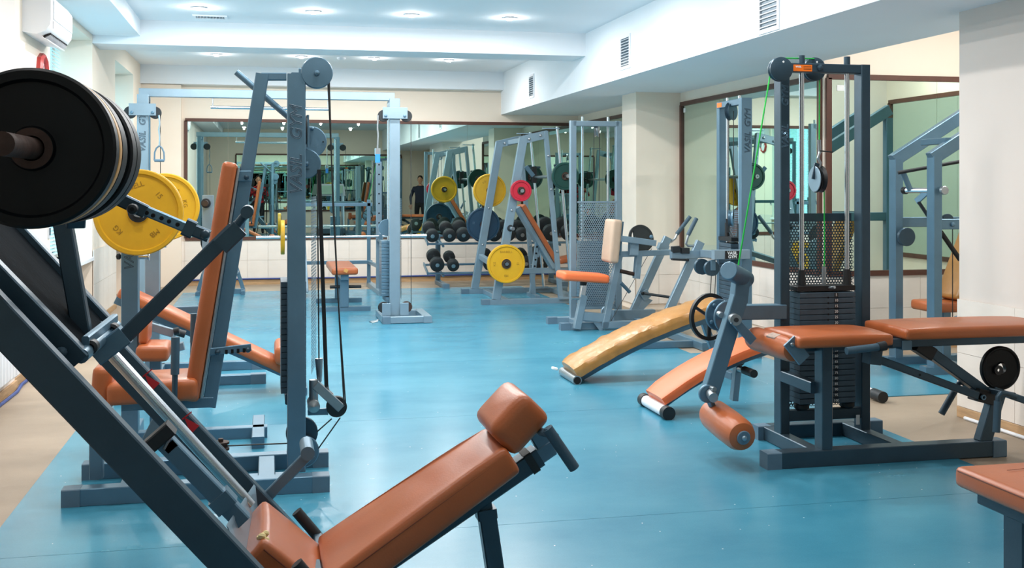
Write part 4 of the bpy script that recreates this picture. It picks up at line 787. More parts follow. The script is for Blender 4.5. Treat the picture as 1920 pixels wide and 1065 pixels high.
for key, px, py, y in (('red', 976.6, 357.7, YA - 0.12), ('yf', 948.7, 494.6, YA - 0.14), ('empty', 957, 428, YA - 0.04), ('yb', 918, 357, YZ + 0.1), ('bl', 906, 421, YZ + 0.1)):
    pk[key] = P(px, py, y)
for key in ('red', 'yf', 'empty'): c = pk[key]; IP.part('plate_peg', M().tube((c.x, YA, c.z), (c.x, YA - 0.2, c.z), 0.022, 14), 'chrome')
for key in ('yb', 'bl'): c = pk[key]; IP.part('plate_peg', M().tube((c.x, YZ - 0.02, c.z), (c.x, YZ + 0.2, c.z), 0.022, 14), 'chrome')
IP.part('peg_washer', M().disc((pk['empty'].x, YA - 0.04, pk['empty'].z), (0, -1, 0), 0.04, 0.012), 'rubber')
IP.part('cross_strut', M().bar(V(2.8, YZ - 0.02, 0.5), V(2.83, YA, 0.4), 0.06, 0.07), 'steel_light')
GI = 'plates on the incline press'
weight_plate('small red weight plate on the front slanted leg of the incline press', pk['red'], (0, -1, 0), 0.13, 0.05, 'plate_red', GI, n=44)
weight_plate('big yellow 15 KG weight plate low on the front of the incline press', pk['yf'], (0, -1, 0), 0.232, 0.055, 'plate_yellow', GI, text=[('BARBELL', 3.14), ('15', -1.57), ('KG', 1.57), ('MB', 0.0)], tang=PI, n=60, hub=0.06)
weight_plate('yellow weight plate on the rear slanted leg of the incline press', pk['yb'], (0, -1, 0), 0.225, 0.05, 'plate_yellow', GI, text=[('15', 2.8), ('KG', -0.6)], n=52)
weight_plate('dark blue weight plate low on the rear leg of the incline press', pk['bl'], (0, -1, 0), 0.228, 0.05, 'plate_blue', GI, text=[('25', -1.4)], tmat='cap', n=52, hubmat='rust')
weight_plate('dark green weight plate on the near end of the incline press bar', qa + V(0, -0.17, 0), (0, -1, 0), 0.168, 0.055, 'plate_green', GI, n=48, hubmat='rust')
weight_plate('dark green weight plate on the far end of the incline press bar', qz + V(0, 0.2, 0), (0, -1, 0), 0.168, 0.055, 'plate_green', GI, n=48, hubmat='rust')
# its incline bench
IB = Thing('incline_bench', 'incline bench with thin brown backrest inside the press machine', 'bench', (3.4, 13.9, 0))
b0, b1 = P(979, 386, 13.75), P(1043, 494, 13.75); b0.y = b1.y = 13.9
bd = (b1 - b0).normalized(); bn = V(-bd.z, 0, bd.x) * 1.0; bn = bn if bn.x > 0 else -bn
IB.part('backrest', M().pad(b0 + bn * 0.02, b1 + bn * 0.02, 0.3, 0.06, up=bn, r=0.02), 'leather'); IB.part('back_frame', M().bar(b0 - bn * 0.04, b1 - bn * 0.04 + bd * 0.05, 0.2, 0.055, up=bn), 'steel_light')
IB.part('seat', M().pad((b1.x + 0.05, 13.9, b1.z + 0.02), (b1.x + 0.42, 13.9, b1.z + 0.1), 0.3, 0.07, r=0.025), 'leather')
IB.part('frame', M().bar((b0.x - 0.02, 13.9, b1.z - 0.1), (b1.x + 0.45, 13.9, b1.z - 0.1), 0.07), 'steel_light')
sp_ = V(P(1000, 480, 13.9).x, 13.9, 0)
hp = IB.part('ladder_post', M().bar((sp_.x - 0.03, 13.9, 0.06), (sp_.x + 0.06, 13.9, P(1002, 441, 13.9).z), 0.05, 0.05), 'steel_light')
for k in range(7): IB.part('adjusting_hole', M().disc(V(sp_.x - 0.03, 13.873, 0.06).lerp(V(sp_.x + 0.06, 13.873, P(1002, 441, 13.9).z), 0.25 + k * 0.11), (0, -1, 0), 0.013, 0.004, 10), 'hole', hp)
IB.part('support_arm', M().bar((sp_.x + 0.05, 13.9, b1.z + 0.08), b0.lerp(b1, 0.72) - bn * 0.05, 0.04), 'steel_light')
for x in (sp_.x, b1.x + 0.3): IB.part('leg', M().bar((x, 13.9, 0.05), (x - 0.02, 13.9, b1.z - 0.12), 0.06), 'steel_light'); IB.part('foot', M().bar((x, 13.65, 0.03), (x, 14.15, 0.03), 0.06), 'steel_light')
def curved_pad(m, pts, w, t, r=0.02, wr=0.0):       # long cushion following a bent centre line (points are the top surface), width along Y
    pts = [Vector(p) for p in pts]; rings = []
    W, c = w / 2, r
    prof = [(W, -t), (W, -t * 0.6), (W, -c), (W - c * 0.3, -c * 0.3), (W - c, 0), (W * 0.4, c * 0.3), (0, c * 0.35), (-W * 0.4, c * 0.3), (-W + c, 0), (-W + c * 0.3, -c * 0.3), (-W, -c), (-W, -t * 0.6), (-W, -t), (-W + c, -t - 0.004), (W - c, -t - 0.004)]
    N = len(pts); rnd = random.Random(3)
    ph = [rnd.uniform(0, 6.28) for _ in range(8)]
    for k, p in enumerate(pts):
        d = (pts[min(k + 1, N - 1)] - pts[max(k - 1, 0)]).normalized(); n = V(-d.z, 0, d.x); n = n if n.z > 0 else -n
        f = 1.0 if 0 < k < N - 1 else 0.9
        ring = []
        for q, (i, j) in enumerate(prof):
            u = k / N; e = wr * (math.sin(55 * u + 9 * i / w + ph[0]) * 0.5 + math.sin(31 * u - 14 * i / w + ph[1] + q * 0.35) * 0.6 + math.sin(90 * u + q * 1.3 + ph[2]) * 0.35) * (1.3 if abs(i) > W * 0.6 else 0.5)
            sgn = 1 if i > 0 else -1
            ring.append(p + V(0, 1, 0) * (i * f + (e * sgn if abs(i) > W * 0.8 else 0)) + n * (j * f + e * (0.8 if j > -t * 0.9 else 0) - (t * 0.06 if f < 1 else 0)))
        rings.append(ring)
    return m.loft(rings)
def arc_pts(a, b, sag, n=10):
    a = Vector(a); b = Vector(b); d = b - a; nn = V(-d.z, 0, d.x).normalized(); nn = nn if nn.z > 0 else -nn
    return [a + d * (k / n) + nn * (sag * 4 * (k / n) * (1 - k / n)) for k in range(n + 1)]

# ================================================================== seated machine with its stack tower near the back corner
JT = Thing('fly_machine', 'seated fly machine with orange seat, beige cushion and guarded stack tower', 'fly machine', (3.35, 11.1, 0))
jl, jr = P(1074, 400, 11.2).x, P(1159, 400, 11.2).x; jz = 2.13
for x in (jl, jr): JT.part('post', M().bar((x, 11.2, 0.06), (x, 11.2, jz), 0.065, 0.06, up=(0, 1, 0)), 'steel_light')
JT.part('top_beam', M().bar((jl, 11.2, jz - 0.03), (jr, 11.2, jz - 0.03), 0.06, 0.055), 'steel_light')
for px in (1092, 1140): x = P(px, 400, 11.3).x; JT.part('stack_rod', M().tube((x, 11.3, 0.15), (x, 11.3, jz + 0.05), 0.014, 12), 'chrome')
c = P(1119, 244, 11.25); JT.part('pulley', M().lathe(c, (1, -0.45, 0), [(0.075, -0.02), (0.06, 0), (0.075, 0.02), (0.01, 0.022)], 32), 'zinc'); JT.part('pulley_hanger', M().bar(c, (c.x, 11.22, jz - 0.03), 0.02, 0.05), 'zinc'); JT.part('cable', M().tube((c.x + 0.03, 11.25, c.z), (c.x + 0.03, 11.28, 0.8), 0.004, 6), 'cable'); JT.part('cable', M().tube((c.x - 0.03, 11.25, c.z), (c.x - 0.03, 11.3, 0.8), 0.004, 6), 'cable')
zt, zb = P(1120, 379, 11.16).z, P(1120, 578, 11.16).z
gd = JT.part('perforated_guard', M().sheet((jl + 0.05, 11.165, zb), (1, 0, 0), (0, 0, 1), jr - jl - 0.08, zt - zb, 0.022), 'steel_light', kind='stuff'); JT.part('guard_edge', M().bar((jl + 0.04, 11.165, zt), (jr - 0.03, 11.165, zt), 0.006, 0.02).bar((jl + 0.04, 11.165, zb), (jr - 0.03, 11.165, zb), 0.006, 0.02), 'steel_light')
jp = shared(M().bar((-0.16, 0, 0), (0.16, 0, 0), 0.12, 0.034, ch=0.003), 'stack_plate', 'steel')
for i in range(18): JT.inst('stack_plate', jp, ((jl + jr) / 2, 11.3, 0.22 + i * 0.037))
JT.part('stack_rest', M().bar((jl, 11.3, 0.17), (jr, 11.3, 0.17), 0.06, 0.05), 'steel_light')
for y, x1 in ((11.24, 3.72), (10.72, 3.3)):
    JT.part('base_bar', M().bar((2.93, y, 0.04), (x1, y, 0.04), 0.075, 0.07), 'steel_light'); JT.part('end_cap', M().bar((2.86, y, 0.039), (2.96, y, 0.039), 0.085, 0.078), 'cap')
JT.part('base_rail', M().bar((3.12, 10.75, 0.04), (3.12, 11.2, 0.04), 0.07, 0.06), 'steel_light')
JT.part('floor_pulley', M().disc((3.45, 11.05, 0.14), (0, -1, 0), 0.06, 0.03), 'steel_light')

# ================================================================== seated press station with lever arms and its own tower
KY = 10.62
JT.part('seat', M().pad(P(1049, 516, KY) , P(1135, 522, KY), 0.32, 0.085, r=0.035, crown=0.006, seg=4), 'leather_orange')
JT.part('backrest', M().pad(P(1151, 411, KY), P(1143, 492, KY), 0.3, 0.1, up=(-1, 0, 0), r=0.035, crown=0.01, seg=4), 'leather_beige')
JT.part('seat_collar', M().tube(P(1094, 529, KY), P(1094, 535, KY), 0.035), 'rubber'); JT.part('seat_stem', M().bar(P(1095, 532, KY), P(1091, 558, KY), 0.05), 'chrome')
e_ = P(1081, 619, KY); JT.part('seat_post', M().bar(P(1094, 553, KY), (e_.x, KY, 0.03), 0.075, 0.07), 'steel_light'); JT.part('pin', M().tube(P(1072, 559, KY - 0.03), P(1086, 559, KY - 0.03), 0.015), 'zinc')
f_ = P(1133, 622, KY); JT.part('back_post', M().bar((f_.x, KY, 0.03), P(1161, 476, KY), 0.07, 0.065), 'steel_light'); JT.part('tie_bar', M().bar(P(1090, 592, KY), P(1136, 596, KY), 0.06, 0.085), 'steel_light'); JT.part('gusset', M().prism([P(1112, 604, KY), P(1133, 606, KY), P(1130, 628, KY)], (0, -0.01, 0), (0, 0.01, 0)), 'steel_light')
JT.part('pad_board', M().bar(P(1163, 415, KY), P(1157, 478, KY), 0.18, 0.02, up=(1, 0, 0)), 'steel')
JT.part('upper_beam', M().bar(P(1156, 477, KY), P(1260, 473, KY), 0.06, 0.055), 'steel_light')
JT.part('shoulder_arm', M().bar(P(1162, 447, KY - 0.1), P(1229, 456, KY - 0.1), 0.05, 0.06), 'steel_light'); JT.part('arm_block', M().bar(P(1188, 452, KY - 0.05), P(1187, 478, KY - 0.05), 0.09, 0.08), 'steel_light')
cw = P(1202, 447, KY + 0.15); wn = V(0.2, -1, 0.25)
JT.part('cam_wheel', M().ring(cw, wn, 0.14, 0.118, 0.03, 40), 'black'); x_, y_, z_ = basis(wn)
JT.part('cam_web', M().prism([cw + x_ * (0.128 * math.cos(t)) + y_ * (0.128 * math.sin(t)) for t in [k * PI / 9 - 0.5 * PI for k in range(-2, 12)]], z_ * -0.012, z_ * 0.012), 'black'); JT.part('cam_bolt', M().bolt(P(1221, 444, KY - 0.02), (0, -1, 0), 0.02, 0.02), 'steel')
JT.part('drop_post', M().bar(P(1198, 470, KY), P(1193, 522, KY), 0.075, 0.06), 'steel_light'); JT.part('side_rod', M().tube(P(1163, 508, KY), P(1188, 514, KY), 0.02), 'rust'); JT.part('side_grip', M().tube(P(1164, 530, KY - 0.1), P(1181, 548, KY - 0.1), 0.018), 'grip')
KM = Thing('lever_press', 'grey lever press with two slanted arms and its own weight stack tower', 'press machine', (3.6, 10.3, 0))
for y, a_, b_, hp_, gp_ in ((11.0, (1252, 445), (1181, 606), [(1252, 455), (1259, 453), (1266, 447), (1270, 438)], [(1269, 439), (1294, 406)]), (10.2, (1313, 453), (1238, 622), [(1303, 461), (1290, 461), (1286, 457), (1291, 440)], [(1290, 441), (1306, 409)])):
    e_ = P(*b_, y); KM.part('lever_arm', M().bar(P(*a_, y), V(e_.x, y, 0.06), 0.05, 0.085), 'steel_light')
    hd = KM.part('lever_handle', M().path([P(u, v, y) for u, v in hp_], 0.013, 10), 'zinc'); KM.part('hand_grip', M().tube(P(*gp_[0], y), P(*gp_[1], y), 0.021, 14), 'grip', hd)
KM.part('arm_collar', M().bar(P(1245, 458, 10.98), P(1241, 469, 10.98), 0.07, 0.11), 'steel_light')
KM.part('rod_bracket', M().bar(P(1206, 546, 10.95), P(1214, 560, 10.95), 0.02, 0.09), 'steel_light'); KM.part('damper', M().tube(P(1206, 550, 10.93), P(1262, 558, 10.6), 0.014), 'rubber'); KM.part('rod_bolt', M().bolt(P(1205, 550, 10.92), (0, -1, 0), 0.02, 0.02), 'black')
KM.part('arm_gusset', M().prism([P(1206, 555, 10.97), P(1224, 563, 10.97), P(1205, 582, 10.97), P(1193, 590, 10.97)], (0, 0, 0), (0, 0.01, 0)), 'steel_light')
JT.part('base_bar', M().bar((f_.x - 0.03, KY, 0.06), (4.15, KY, 0.06), 0.07, 0.07), 'steel_light'); KM.part('pivot_block', M().box((3.5, 10.15, 0.03), (3.95, 10.24, 0.16), ch=0.004), 'steel_light'); KM.part('pivot_block', M().box((3.5, 10.95, 0.03), (3.95, 11.04, 0.16), ch=0.004), 'steel_light')
KM.part('base_cross', M().bar((3.75, 9.1, 0.04), (3.75, 11.1, 0.04), 0.07, 0.07), 'steel'); KM.part('base_foot', M().bar((3.1, 9.35, 0.035), (4.1, 9.35, 0.035), 0.07, 0.06), 'steel')
KM.part('beam', M().bar(P(1258, 479, 10.2), P(1322, 476, 10.2), 0.07, 0.075), 'steel_light'); KM.part('rubber_block', M().bar(P(1260, 468, 10.17), P(1274, 467, 10.17), 0.06, 0.06), 'rubber'); KM.part('rubber_block', M().bar(P(1276, 470, 10.17), P(1291, 470, 10.17), 0.06, 0.055), 'rubber'); KM.part('rubber_block', M().bar(P(1260, 486, 10.17), P(1290, 488, 10.17), 0.06, 0.02), 'rubber')
TX, T0, T1, TZ = 4.0, 8.84, 9.34, 2.2
KM.part('beam', M().bar(P(1318, 475, 10.2), V(3.72, 8.8, P(1350, 477, 8.8).z), 0.06, 0.07), 'steel_light'); fb2 = KM.part('beam', M().bar((3.68, 8.78, P(1350, 477, 8.8).z), (4.0, 8.78, P(1350, 477, 8.8).z), 0.07, 0.08), 'steel_light')
q = P(1373, 478, 8.74); pq = KM.part('plaque', M().box((q.x - 0.063, 8.738, q.z - 0.034), (q.x + 0.063, 8.744, q.z + 0.034)), 'black_print', fb2)
KM.part('plaque_lettering', textm('VASIL', 0.036, (q.x, 8.737, q.z + 0.015), (1, 0, 0), (0, 0, 1), bold=True).add(*(lambda t: (t.v, t.f))(textm('GYM', 0.036, (q.x, 8.737, q.z - 0.016), (1, 0, 0), (0, 0, 1), bold=True))), 'white_print', fb2)
for y, w in ((T0, 0.1), (T1, 0.08)): KM.part('tower_post', M().bar((TX, y, 0.05), (TX, y, TZ), w, 0.06, up=(0, 1, 0)), 'steel')
KM.part('post_lettering', textm('GYM', 0.075, (TX + 0.01, T0 - 0.032, P(1403, 222, T0).z), (0, 0, 1), (-1, 0, 0), outline=0.0016), 'emboss_dark'); KM.part('post_lettering', textm('VASIL', 0.075, (TX + 0.01, T0 - 0.032, P(1403, 268, T0).z), (0, 0, 1), (-1, 0, 0), outline=0.0016), 'emboss_dark')
tb2 = KM.part('top_beam', M().bar((TX - 0.02, T0, TZ - 0.03), (TX - 0.02, T1, TZ - 0.03), 0.05, 0.055), 'steel'); KM.part('maker_sticker', M().box((TX - 0.047, T1 - 0.1, TZ - 0.05), (TX - 0.0455, T1 - 0.0, TZ - 0.01)), 'orange_sticker', tb2)
for y in (8.96, 9.22): KM.part('stack_rod', M().tube((TX, y, 0.1), (TX, y, TZ + 0.03), 0.012), 'chrome')
for i in range(18): KM.inst('stack_plate', shared(M().bar((0, -0.13, 0), (0, 0.13, 0), 0.16, 0.034, ch=0.003), 'stack_plate', 'stack') if i == 0 else kp_, (TX, 9.09, 0.3 + i * 0.037)); kp_ = [o for o in KM.o.children if o.name.startswith('stack_plate')][0].data
KM.part('stack_head', M().box((TX - 0.08, 8.95, 0.965), (TX + 0.08, 9.23, 1.0)), 'black')
for y in (8.96, 9.22): KM.part('rod_sleeve', M().tube((TX, y, 0.99), (TX, y, 1.12), 0.022), 'black')
c = V(TX - 0.02, 9.09, P(1380, 209, 9.09).z); KM.part('pulley', M().lathe(c, (0.6, -0.8, 0), [(0.08, -0.02), (0.065, 0), (0.08, 0.02), (0.01, 0.022)], 32), 'steel_dark')
c2 = V(TX - 0.02, 9.09, P(1378, 410, 9.09).z); KM.part('pulley', M().lathe(c2, (0.85, -0.5, 0), [(0.075, -0.02), (0.06, 0), (0.075, 0.02), (0.01, 0.022)], 32), 'steel'); KM.part('pulley_yoke', M().bar(c2 + V(-0.04, -0.01, 0), c2 + V(-0.03, 0, -0.12), 0.03, 0.012), 'black'); KM.part('stem', M().tube(c2 + V(-0.02, 0, -0.1), (TX, 9.09, 0.99), 0.012), 'zinc')
for dx in (-0.05, 0.05): KM.part('cable', M().tube(c + V(0, dx, 0), c2 + V(0, dx, 0), 0.004, 6), 'cable')
for px, py, rr, y in ((1316, 500, 0.07, 9.3), (1334, 503, 0.066, 8.95)):
    KM.part('beam_pulley', M().lathe(P(px, py, y), (0, -1, 0), [(rr, -0.02), (rr * 0.9, -0.004), (rr * 0.9, 0.004), (rr, 0.02), (0.01, 0.022)], 32), 'steel_dark')
KM.part('pulley_bracket', M().bar(P(1337, 487, 8.92), P(1337, 507, 8.92), 0.045, 0.012, up=(0, 1, 0)), 'steel'); KM.part('cable', M().tube(P(1334, 515, 8.95), P(1331, 560, 8.95), 0.0035, 6), 'cable'); KM.part('cable', M().tube(P(1342, 510, 8.95), P(1340, 560, 8.95), 0.0035, 6), 'cable'); JT.part('cable', M().tube(P(1222, 466, 10.6), P(1140, 612, 10.6), 0.003, 6), 'cable')
KM.part('tower_foot', M().bar((TX, 8.6, 0.035), (TX, 9.6, 0.035), 0.08, 0.06), 'steel')
KM.part('perforated_guard', M().sheet((TX + 0.06, 8.86, 0.3), (0, 1, 0), (0, 0, 1), 0.46, 0.95, 0.022), 'steel_light', kind='stuff')

# ================================================================== sit-up boards
TB = Thing('situp_board', 'curved sit-up board with creased tan cover leaning toward the tower', 'sit-up bench', (2.7, 8.0, 0))
a_, b_ = P(1062, 683, 7.95), P(1340, 560, 7.95); pts = arc_pts(a_, b_, 0.05, 44)
bd_ = TB.part('cushion', curved_pad(M(), pts, 0.4, 0.085, 0.035, wr=0.0045), 'leather_tan')
pl_ = arc_pts(a_ + V(0.05, 0, -0.1), b_ + V(0.0, 0, -0.11), 0.045)
for k, (u, v) in enumerate(zip(pl_[:-1], pl_[1:])): pass
TB.part('spine', curved_pad(M(), pl_, 0.07, 0.05, 0.008), 'steel')
ft = PZ(1058, 708, 0.033); TB.part('foot_tube', M().tube((a_.x + 0.03, 7.76, 0.035), (a_.x + 0.03, 8.16, 0.035), 0.034, 18), 'zinc'); TB.part('tube_mouth', M().disc((a_.x + 0.03, 7.758, 0.035), (0, -1, 0), 0.027, 0.004, 18), 'hole')
TB.part('rear_leg', M().bar(b_ + V(-0.1, 0, -0.14), (b_.x + 0.05, 7.95, 0.03), 0.05), 'steel'); TB.part('rear_foot', M().bar((b_.x + 0.05, 7.7, 0.03), (b_.x + 0.05, 8.2, 0.03), 0.055), 'steel'); TB.part('torn_flap', M().pad(P(1035, 690, 8.08), P(1045, 692, 8.08), 0.05, 0.02, r=0.008), 'white_print', bd_)
OB = Thing('situp_board', 'smooth orange curved sit-up board on a white foot tube', 'sit-up bench', (2.8, 6.72, 0))
a_, b_ = P(1224, 738, 6.7), P(1440, 628, 6.7); pts = arc_pts(a_, b_, 0.045)
OB.part('cushion', curved_pad(M(), pts, 0.34, 0.055, 0.02), 'leather_orange'); OB.part('spine', curved_pad(M(), [p + V(0.02, 0, -0.07) for p in pts], 0.06, 0.045, 0.008), 'steel')
OB.part('foot_tube', M().tube((a_.x + 0.02, 6.5, 0.045), (a_.x + 0.02, 6.9, 0.045), 0.036, 20), 'plastic_white')
for y0_, y1_ in ((6.46, 6.52), (6.88, 6.94)): OB.part('tube_cap', M().tube((a_.x + 0.02, y0_, 0.045), (a_.x + 0.02, y1_, 0.045), 0.042, 20), 'rubber')
rl_ = P(1378, 690, 6.75); OB.part('rear_leg', M().bar(P(1385, 665, 6.75), (P(1376, 700, 6.75).x, 6.75, 0.05), 0.06, 0.04), 'steel_light'); OB.part('rear_tube', M().tube(P(1372, 688, 6.85), P(1413, 700, 6.5), 0.022, 16), 'zinc'); OB.part('rear_cap', M().tube(P(1396, 694, 6.62), P(1414, 701, 6.48), 0.026, 16), 'rubber'); OB.part('rear_knob', M().tube(P(1382, 676, 6.75), P(1389, 677, 6.7), 0.03, 16), 'rubber')
RT = Thing('floor_tube', 'white tube foot with black cap lying right of the leg extension stack', 'floor tube', (3.95, 6.85, 0.0))
RT.part('tube', M().tube(P(1612, 728, 6.95), P(1645, 741, 6.75), 0.032, 18), 'plastic_white'); RT.part('cap', M().tube(P(1638, 738, 6.8), P(1656, 745, 6.68), 0.038, 18), 'rubber'); RT.part('foot', M().bar((P(1620, 735, 6.9).x, 6.9, 0.0), (P(1620, 735, 6.9).x, 6.9, 0.05), 0.04), 'steel')

# ================================================================== leg extension and curl machine
LE = Thing('leg_extension', 'grey leg extension machine with weight stack, brown pads and roller', 'leg machine', (3.1, 5.5, 0))
foot_bar(LE, 2.48, 3.86, 5.26, 0.085, 0.085, 'steel_dark'); foot_bar(LE, 2.72, 3.5, 5.88, 0.08, 0.08, 'steel_dark')
x1, x2 = P(1469, 700, 5.66).x, P(1620, 700, 5.66).x
for x in (x1, x2):
    LE.part('side_rail', M().bar((x, 5.3, 0.045), (x, 5.85, 0.045), 0.07, 0.075), 'steel_dark')
    LE.part('post', M().bar((x, 5.68, 0.08), (x, 5.68, P(1470, 118, 5.66).z), 0.055, 0.085, up=(0, 1, 0)), 'steel_dark')
pz = P(1470, 118, 5.66).z
LE.part('post_lettering', textm('GYM', 0.054, (x1 - 0.0, 5.6365, P(1468, 180, 5.64).z), (0, 0, 1), (-1, 0, 0), outline=0.0013), 'steel'); LE.part('post_lettering', textm('VASIL', 0.054, (x1, 5.6365, P(1468, 256, 5.64).z), (0, 0, 1), (-1, 0, 0), outline=0.0013), 'steel')
tb3 = LE.part('top_beam', M().bar((x1, 5.68, pz - 0.025), (x2, 5.68, pz - 0.025), 0.07, 0.05), 'steel_dark')
s0_, s1_ = P(1488, 127, 5.642), P(1523, 127, 5.642); LE.part('maker_sticker', M().box((s0_.x, 5.6435, s0_.z - 0.018), (s1_.x, 5.645, s0_.z + 0.018)), 'orange_sticker', tb3)
LE.part('sticker_print', textm('VASIL', 0.014, (s0_.x + 0.03, 5.643, s0_.z + 0.006), (1, 0, 0), (0, 0, 1), bold=True), 'white_print', tb3)
for k in range(3): LE.part('sticker_print', M().box((s0_.x + 0.06, 5.643, s0_.z - 0.008 + k * 0.008), (s1_.x - 0.005, 5.6434, s0_.z - 0.006 + k * 0.008)), 'black_print', tb3)
for px, y, r in ((1463, 5.58, 0.066), (1526, 5.76, 0.066)):
    c = P(px, 130, y); w = LE.part('pulley', M().lathe(c, (0, -1, 0), [(r, -0.018), (r, -0.012), (r * 0.9, -0.006), (r * 0.9, 0.0), (r, 0.008), (r, 0.016), (r - 0.004, 0.018), (0.012, 0.018)], 40), 'steel_dark'); LE.part('pulley_spot', M().disc(c + V(0.01, -0.018, r * 0.6), (0, -1, 0), 0.006, 0.002, 10), 'white_print', w)
for px in (1478, 1537): LE.part('bolt', M().bolt(P(px, 127, 5.64), (0, -1, 0), 0.016, 0.018), 'steel_dark', tb3)
for pts in ([P(1462, 109, 5.6), P(1526, 110, 5.74)], [P(1444, 140, 5.6), P(1384, 500, 5.55), P(1381, 560, 5.6)], [P(1537, 140, 5.76), P(1536, 290, 5.74)], [P(1545, 335, 5.72), P(1546, 470, 5.72), P(1545, 512, 5.72)]): LE.part('green_cable', M().path(pts, 0.0042, 6), 'cable_green')
# moving pulley block
c = P(1535, 336, 5.72)
LE.part('block_pulley', M().lathe(c, (1, 0, 0), [(0.076, -0.016), (0.062, 0), (0.076, 0.016), (0.01, 0.018)], 32), 'black'); LE.part('block_cheek', M().disc(c + V(-0.024, 0, 0), (1, 0, 0), 0.072, 0.006, 28), 'steel_light'); LE.part('block_yoke', M().bar(c + V(-0.03, 0.0, 0), c + V(-0.01, 0, 0.09), 0.012, 0.03), 'steel_dark'); LE.part('shackle', M().path([P(1537, 285, 5.72), P(1534, 296, 5.72), P(1538, 305, 5.72), P(1536, 316, 5.72)], 0.008, 8), 'zinc'); LE.part('cable_clamp', M().tube(P(1536, 262, 5.73), P(1537, 287, 5.73), 0.01), 'zinc'); LE.part('cable_tail', M().tube(P(1538, 283, 5.72), P(1561, 285, 5.72), 0.004), 'cable')
# stack
sx0, sx1 = P(1500, 650, 5.6).x, P(1604, 650, 5.6).x; sc = (sx0 + sx1) / 2; sw_ = sx1 - sx0
zt = P(1550, 548, 5.6).z; zb_ = P(1550, 757, 5.6).z; hh = (zt - zb_) / 20
lp = shared(M().bar((-sw_ / 2, 0, 0), (sw_ / 2, 0, 0), 0.14, hh - 0.0022, ch=0.0025), 'stack_plate', 'stack'); hl = shared(M().disc((0, 0, 0), (0, -1, 0), 0.005, 0.002, 10), 'pin_hole', 'hole')
lx = P(1568, 600, 5.6).x
for i in range(20):
    zz = zt - hh * (i + 0.5); ob = LE.inst('stack_plate', lp, (sc, 5.67, zz))
    LE.inst('pin_hole', hl, (P(1553, 600, 5.6).x, 5.599, zz - hh * 0.4)) if False else None
    tag = LE.part('number_tag', M().box((lx - 0.011, 5.5985, zz - hh * 0.36), (lx + 0.011, 5.6, zz + hh * 0.36)), 'black_print'); LE.part('number', textm(str(5 * (i + 1)), 0.021, (lx, 5.598, zz), (1, 0, 0), (0, 0, 1), 0.0003), 'white_print', tag)
    LE.part('pin_hole', M().disc((P(1553, 600, 5.6).x, 5.599, zz - hh * 0.45), (0, -1, 0), 0.0055, 0.002, 10), 'hole')
LE.part('stack_head', M().box((sc - sw_ / 2 - 0.01, 5.61, zt + 0.006), (sc + sw_ / 2 + 0.005, 5.73, zt + 0.034), ch=0.004), 'black')
for px in (1503, 1588):
    x = P(px, 500, 5.67).x; LE.part('stack_rod', M().tube((x, 5.67, 0.16), (x, 5.67, pz + 0.04), 0.0135, 14), 'chrome'); LE.part('rod_cap', M().tube((x, 5.67, pz), (x, 5.67, pz + 0.045), 0.018, 14), 'steel_dark'); LE.part('rod_sleeve', M().tube((x, 5.67, zt + 0.03), (x, 5.67, zt + 0.12), 0.024, 16, r2=0.019), 'black'); LE.part('rubber_foot', M().lathe((x, 5.67, zb_ - 0.02), (0, 0, 1), [(0.02, -0.03), (0.042, -0.01), (0.042, 0.01), (0.03, 0.02)], 18), 'rubber')
LE.part('stack_stem', M().tube(P(1545, 500, 5.7), (P(1545, 500, 5.7).x, 5.7, zt + 0.03), 0.012), 'zinc'); LE.part('select_pin', M().tube((P(1556, 540, 5.6).x, 5.62, zt + 0.02), (P(1560, 540, 5.6).x, 5.57, zt + 0.03), 0.008), 'zinc')
LE.part('stack_rest', M().bar((x1, 5.67, zb_ - 0.07), (x2, 5.67, zb_ - 0.07), 0.05, 0.06), 'steel_dark')
gz0, gz1 = P(1550, 760, 5.76).z, P(1550, 404, 5.76).z
gdd = LE.part('perforated_guard', M().sheet((x1 + 0.02, 5.765, gz0), (1, 0, 0), (0, 0, 1), x2 - x1 - 0.03, gz1 - gz0 - 0.03, 0.0175, hole=0.36), 'steel_dark', kind='stuff'); LE.part('guard_edge', M().bar((x1 + 0.02, 5.765, gz1 - 0.01), (x2 - 0.02, 5.765, gz1 - 0.01), 0.006, 0.045), 'steel_dark')
# seat side
xs_ = P(1546, 700, 5.26).x
LE.part('seat_post', M().bar((xs_, 5.27, 0.085), (xs_, 5.27, 0.62), 0.06, 0.085, up=(0, 1, 0)), 'steel_dark'); LE.part('tie_bar', M().bar((x1, 5.66, P(1470, 704, 5.66).z), (xs_ - 0.03, 5.3, P(1529, 727, 5.3).z), 0.055, 0.06), 'steel_dark')
sz = 0.668
LE.part('seat', M().pad((2.6, 5.32, 0.66), (3.13, 5.32, 0.66), 0.42, 0.058, r=0.02, crown=0.034), 'leather'); LE.part('seat_rail', M().bar((2.62, 5.34, 0.61), (3.3, 5.34, 0.61), 0.08, 0.045), 'steel_dark')
LE.part('backrest', M().pad((3.2, 5.32, 0.684), (4.12, 5.32, 0.684), 0.42, 0.056, r=0.02, crown=0.03), 'leather'); LE.part('back_frame', M().bar((3.16, 5.2, 0.634), (4.1, 5.2, 0.634), 0.05, 0.045), 'steel_dark'); LE.part('back_frame', M().bar((3.16, 5.44, 0.634), (4.1, 5.44, 0.634), 0.05, 0.045), 'steel_dark'); LE.part('back_cross', M().bar((3.24, 5.17, 0.622), (3.24, 5.5, 0.622), 0.055, 0.05), 'steel')
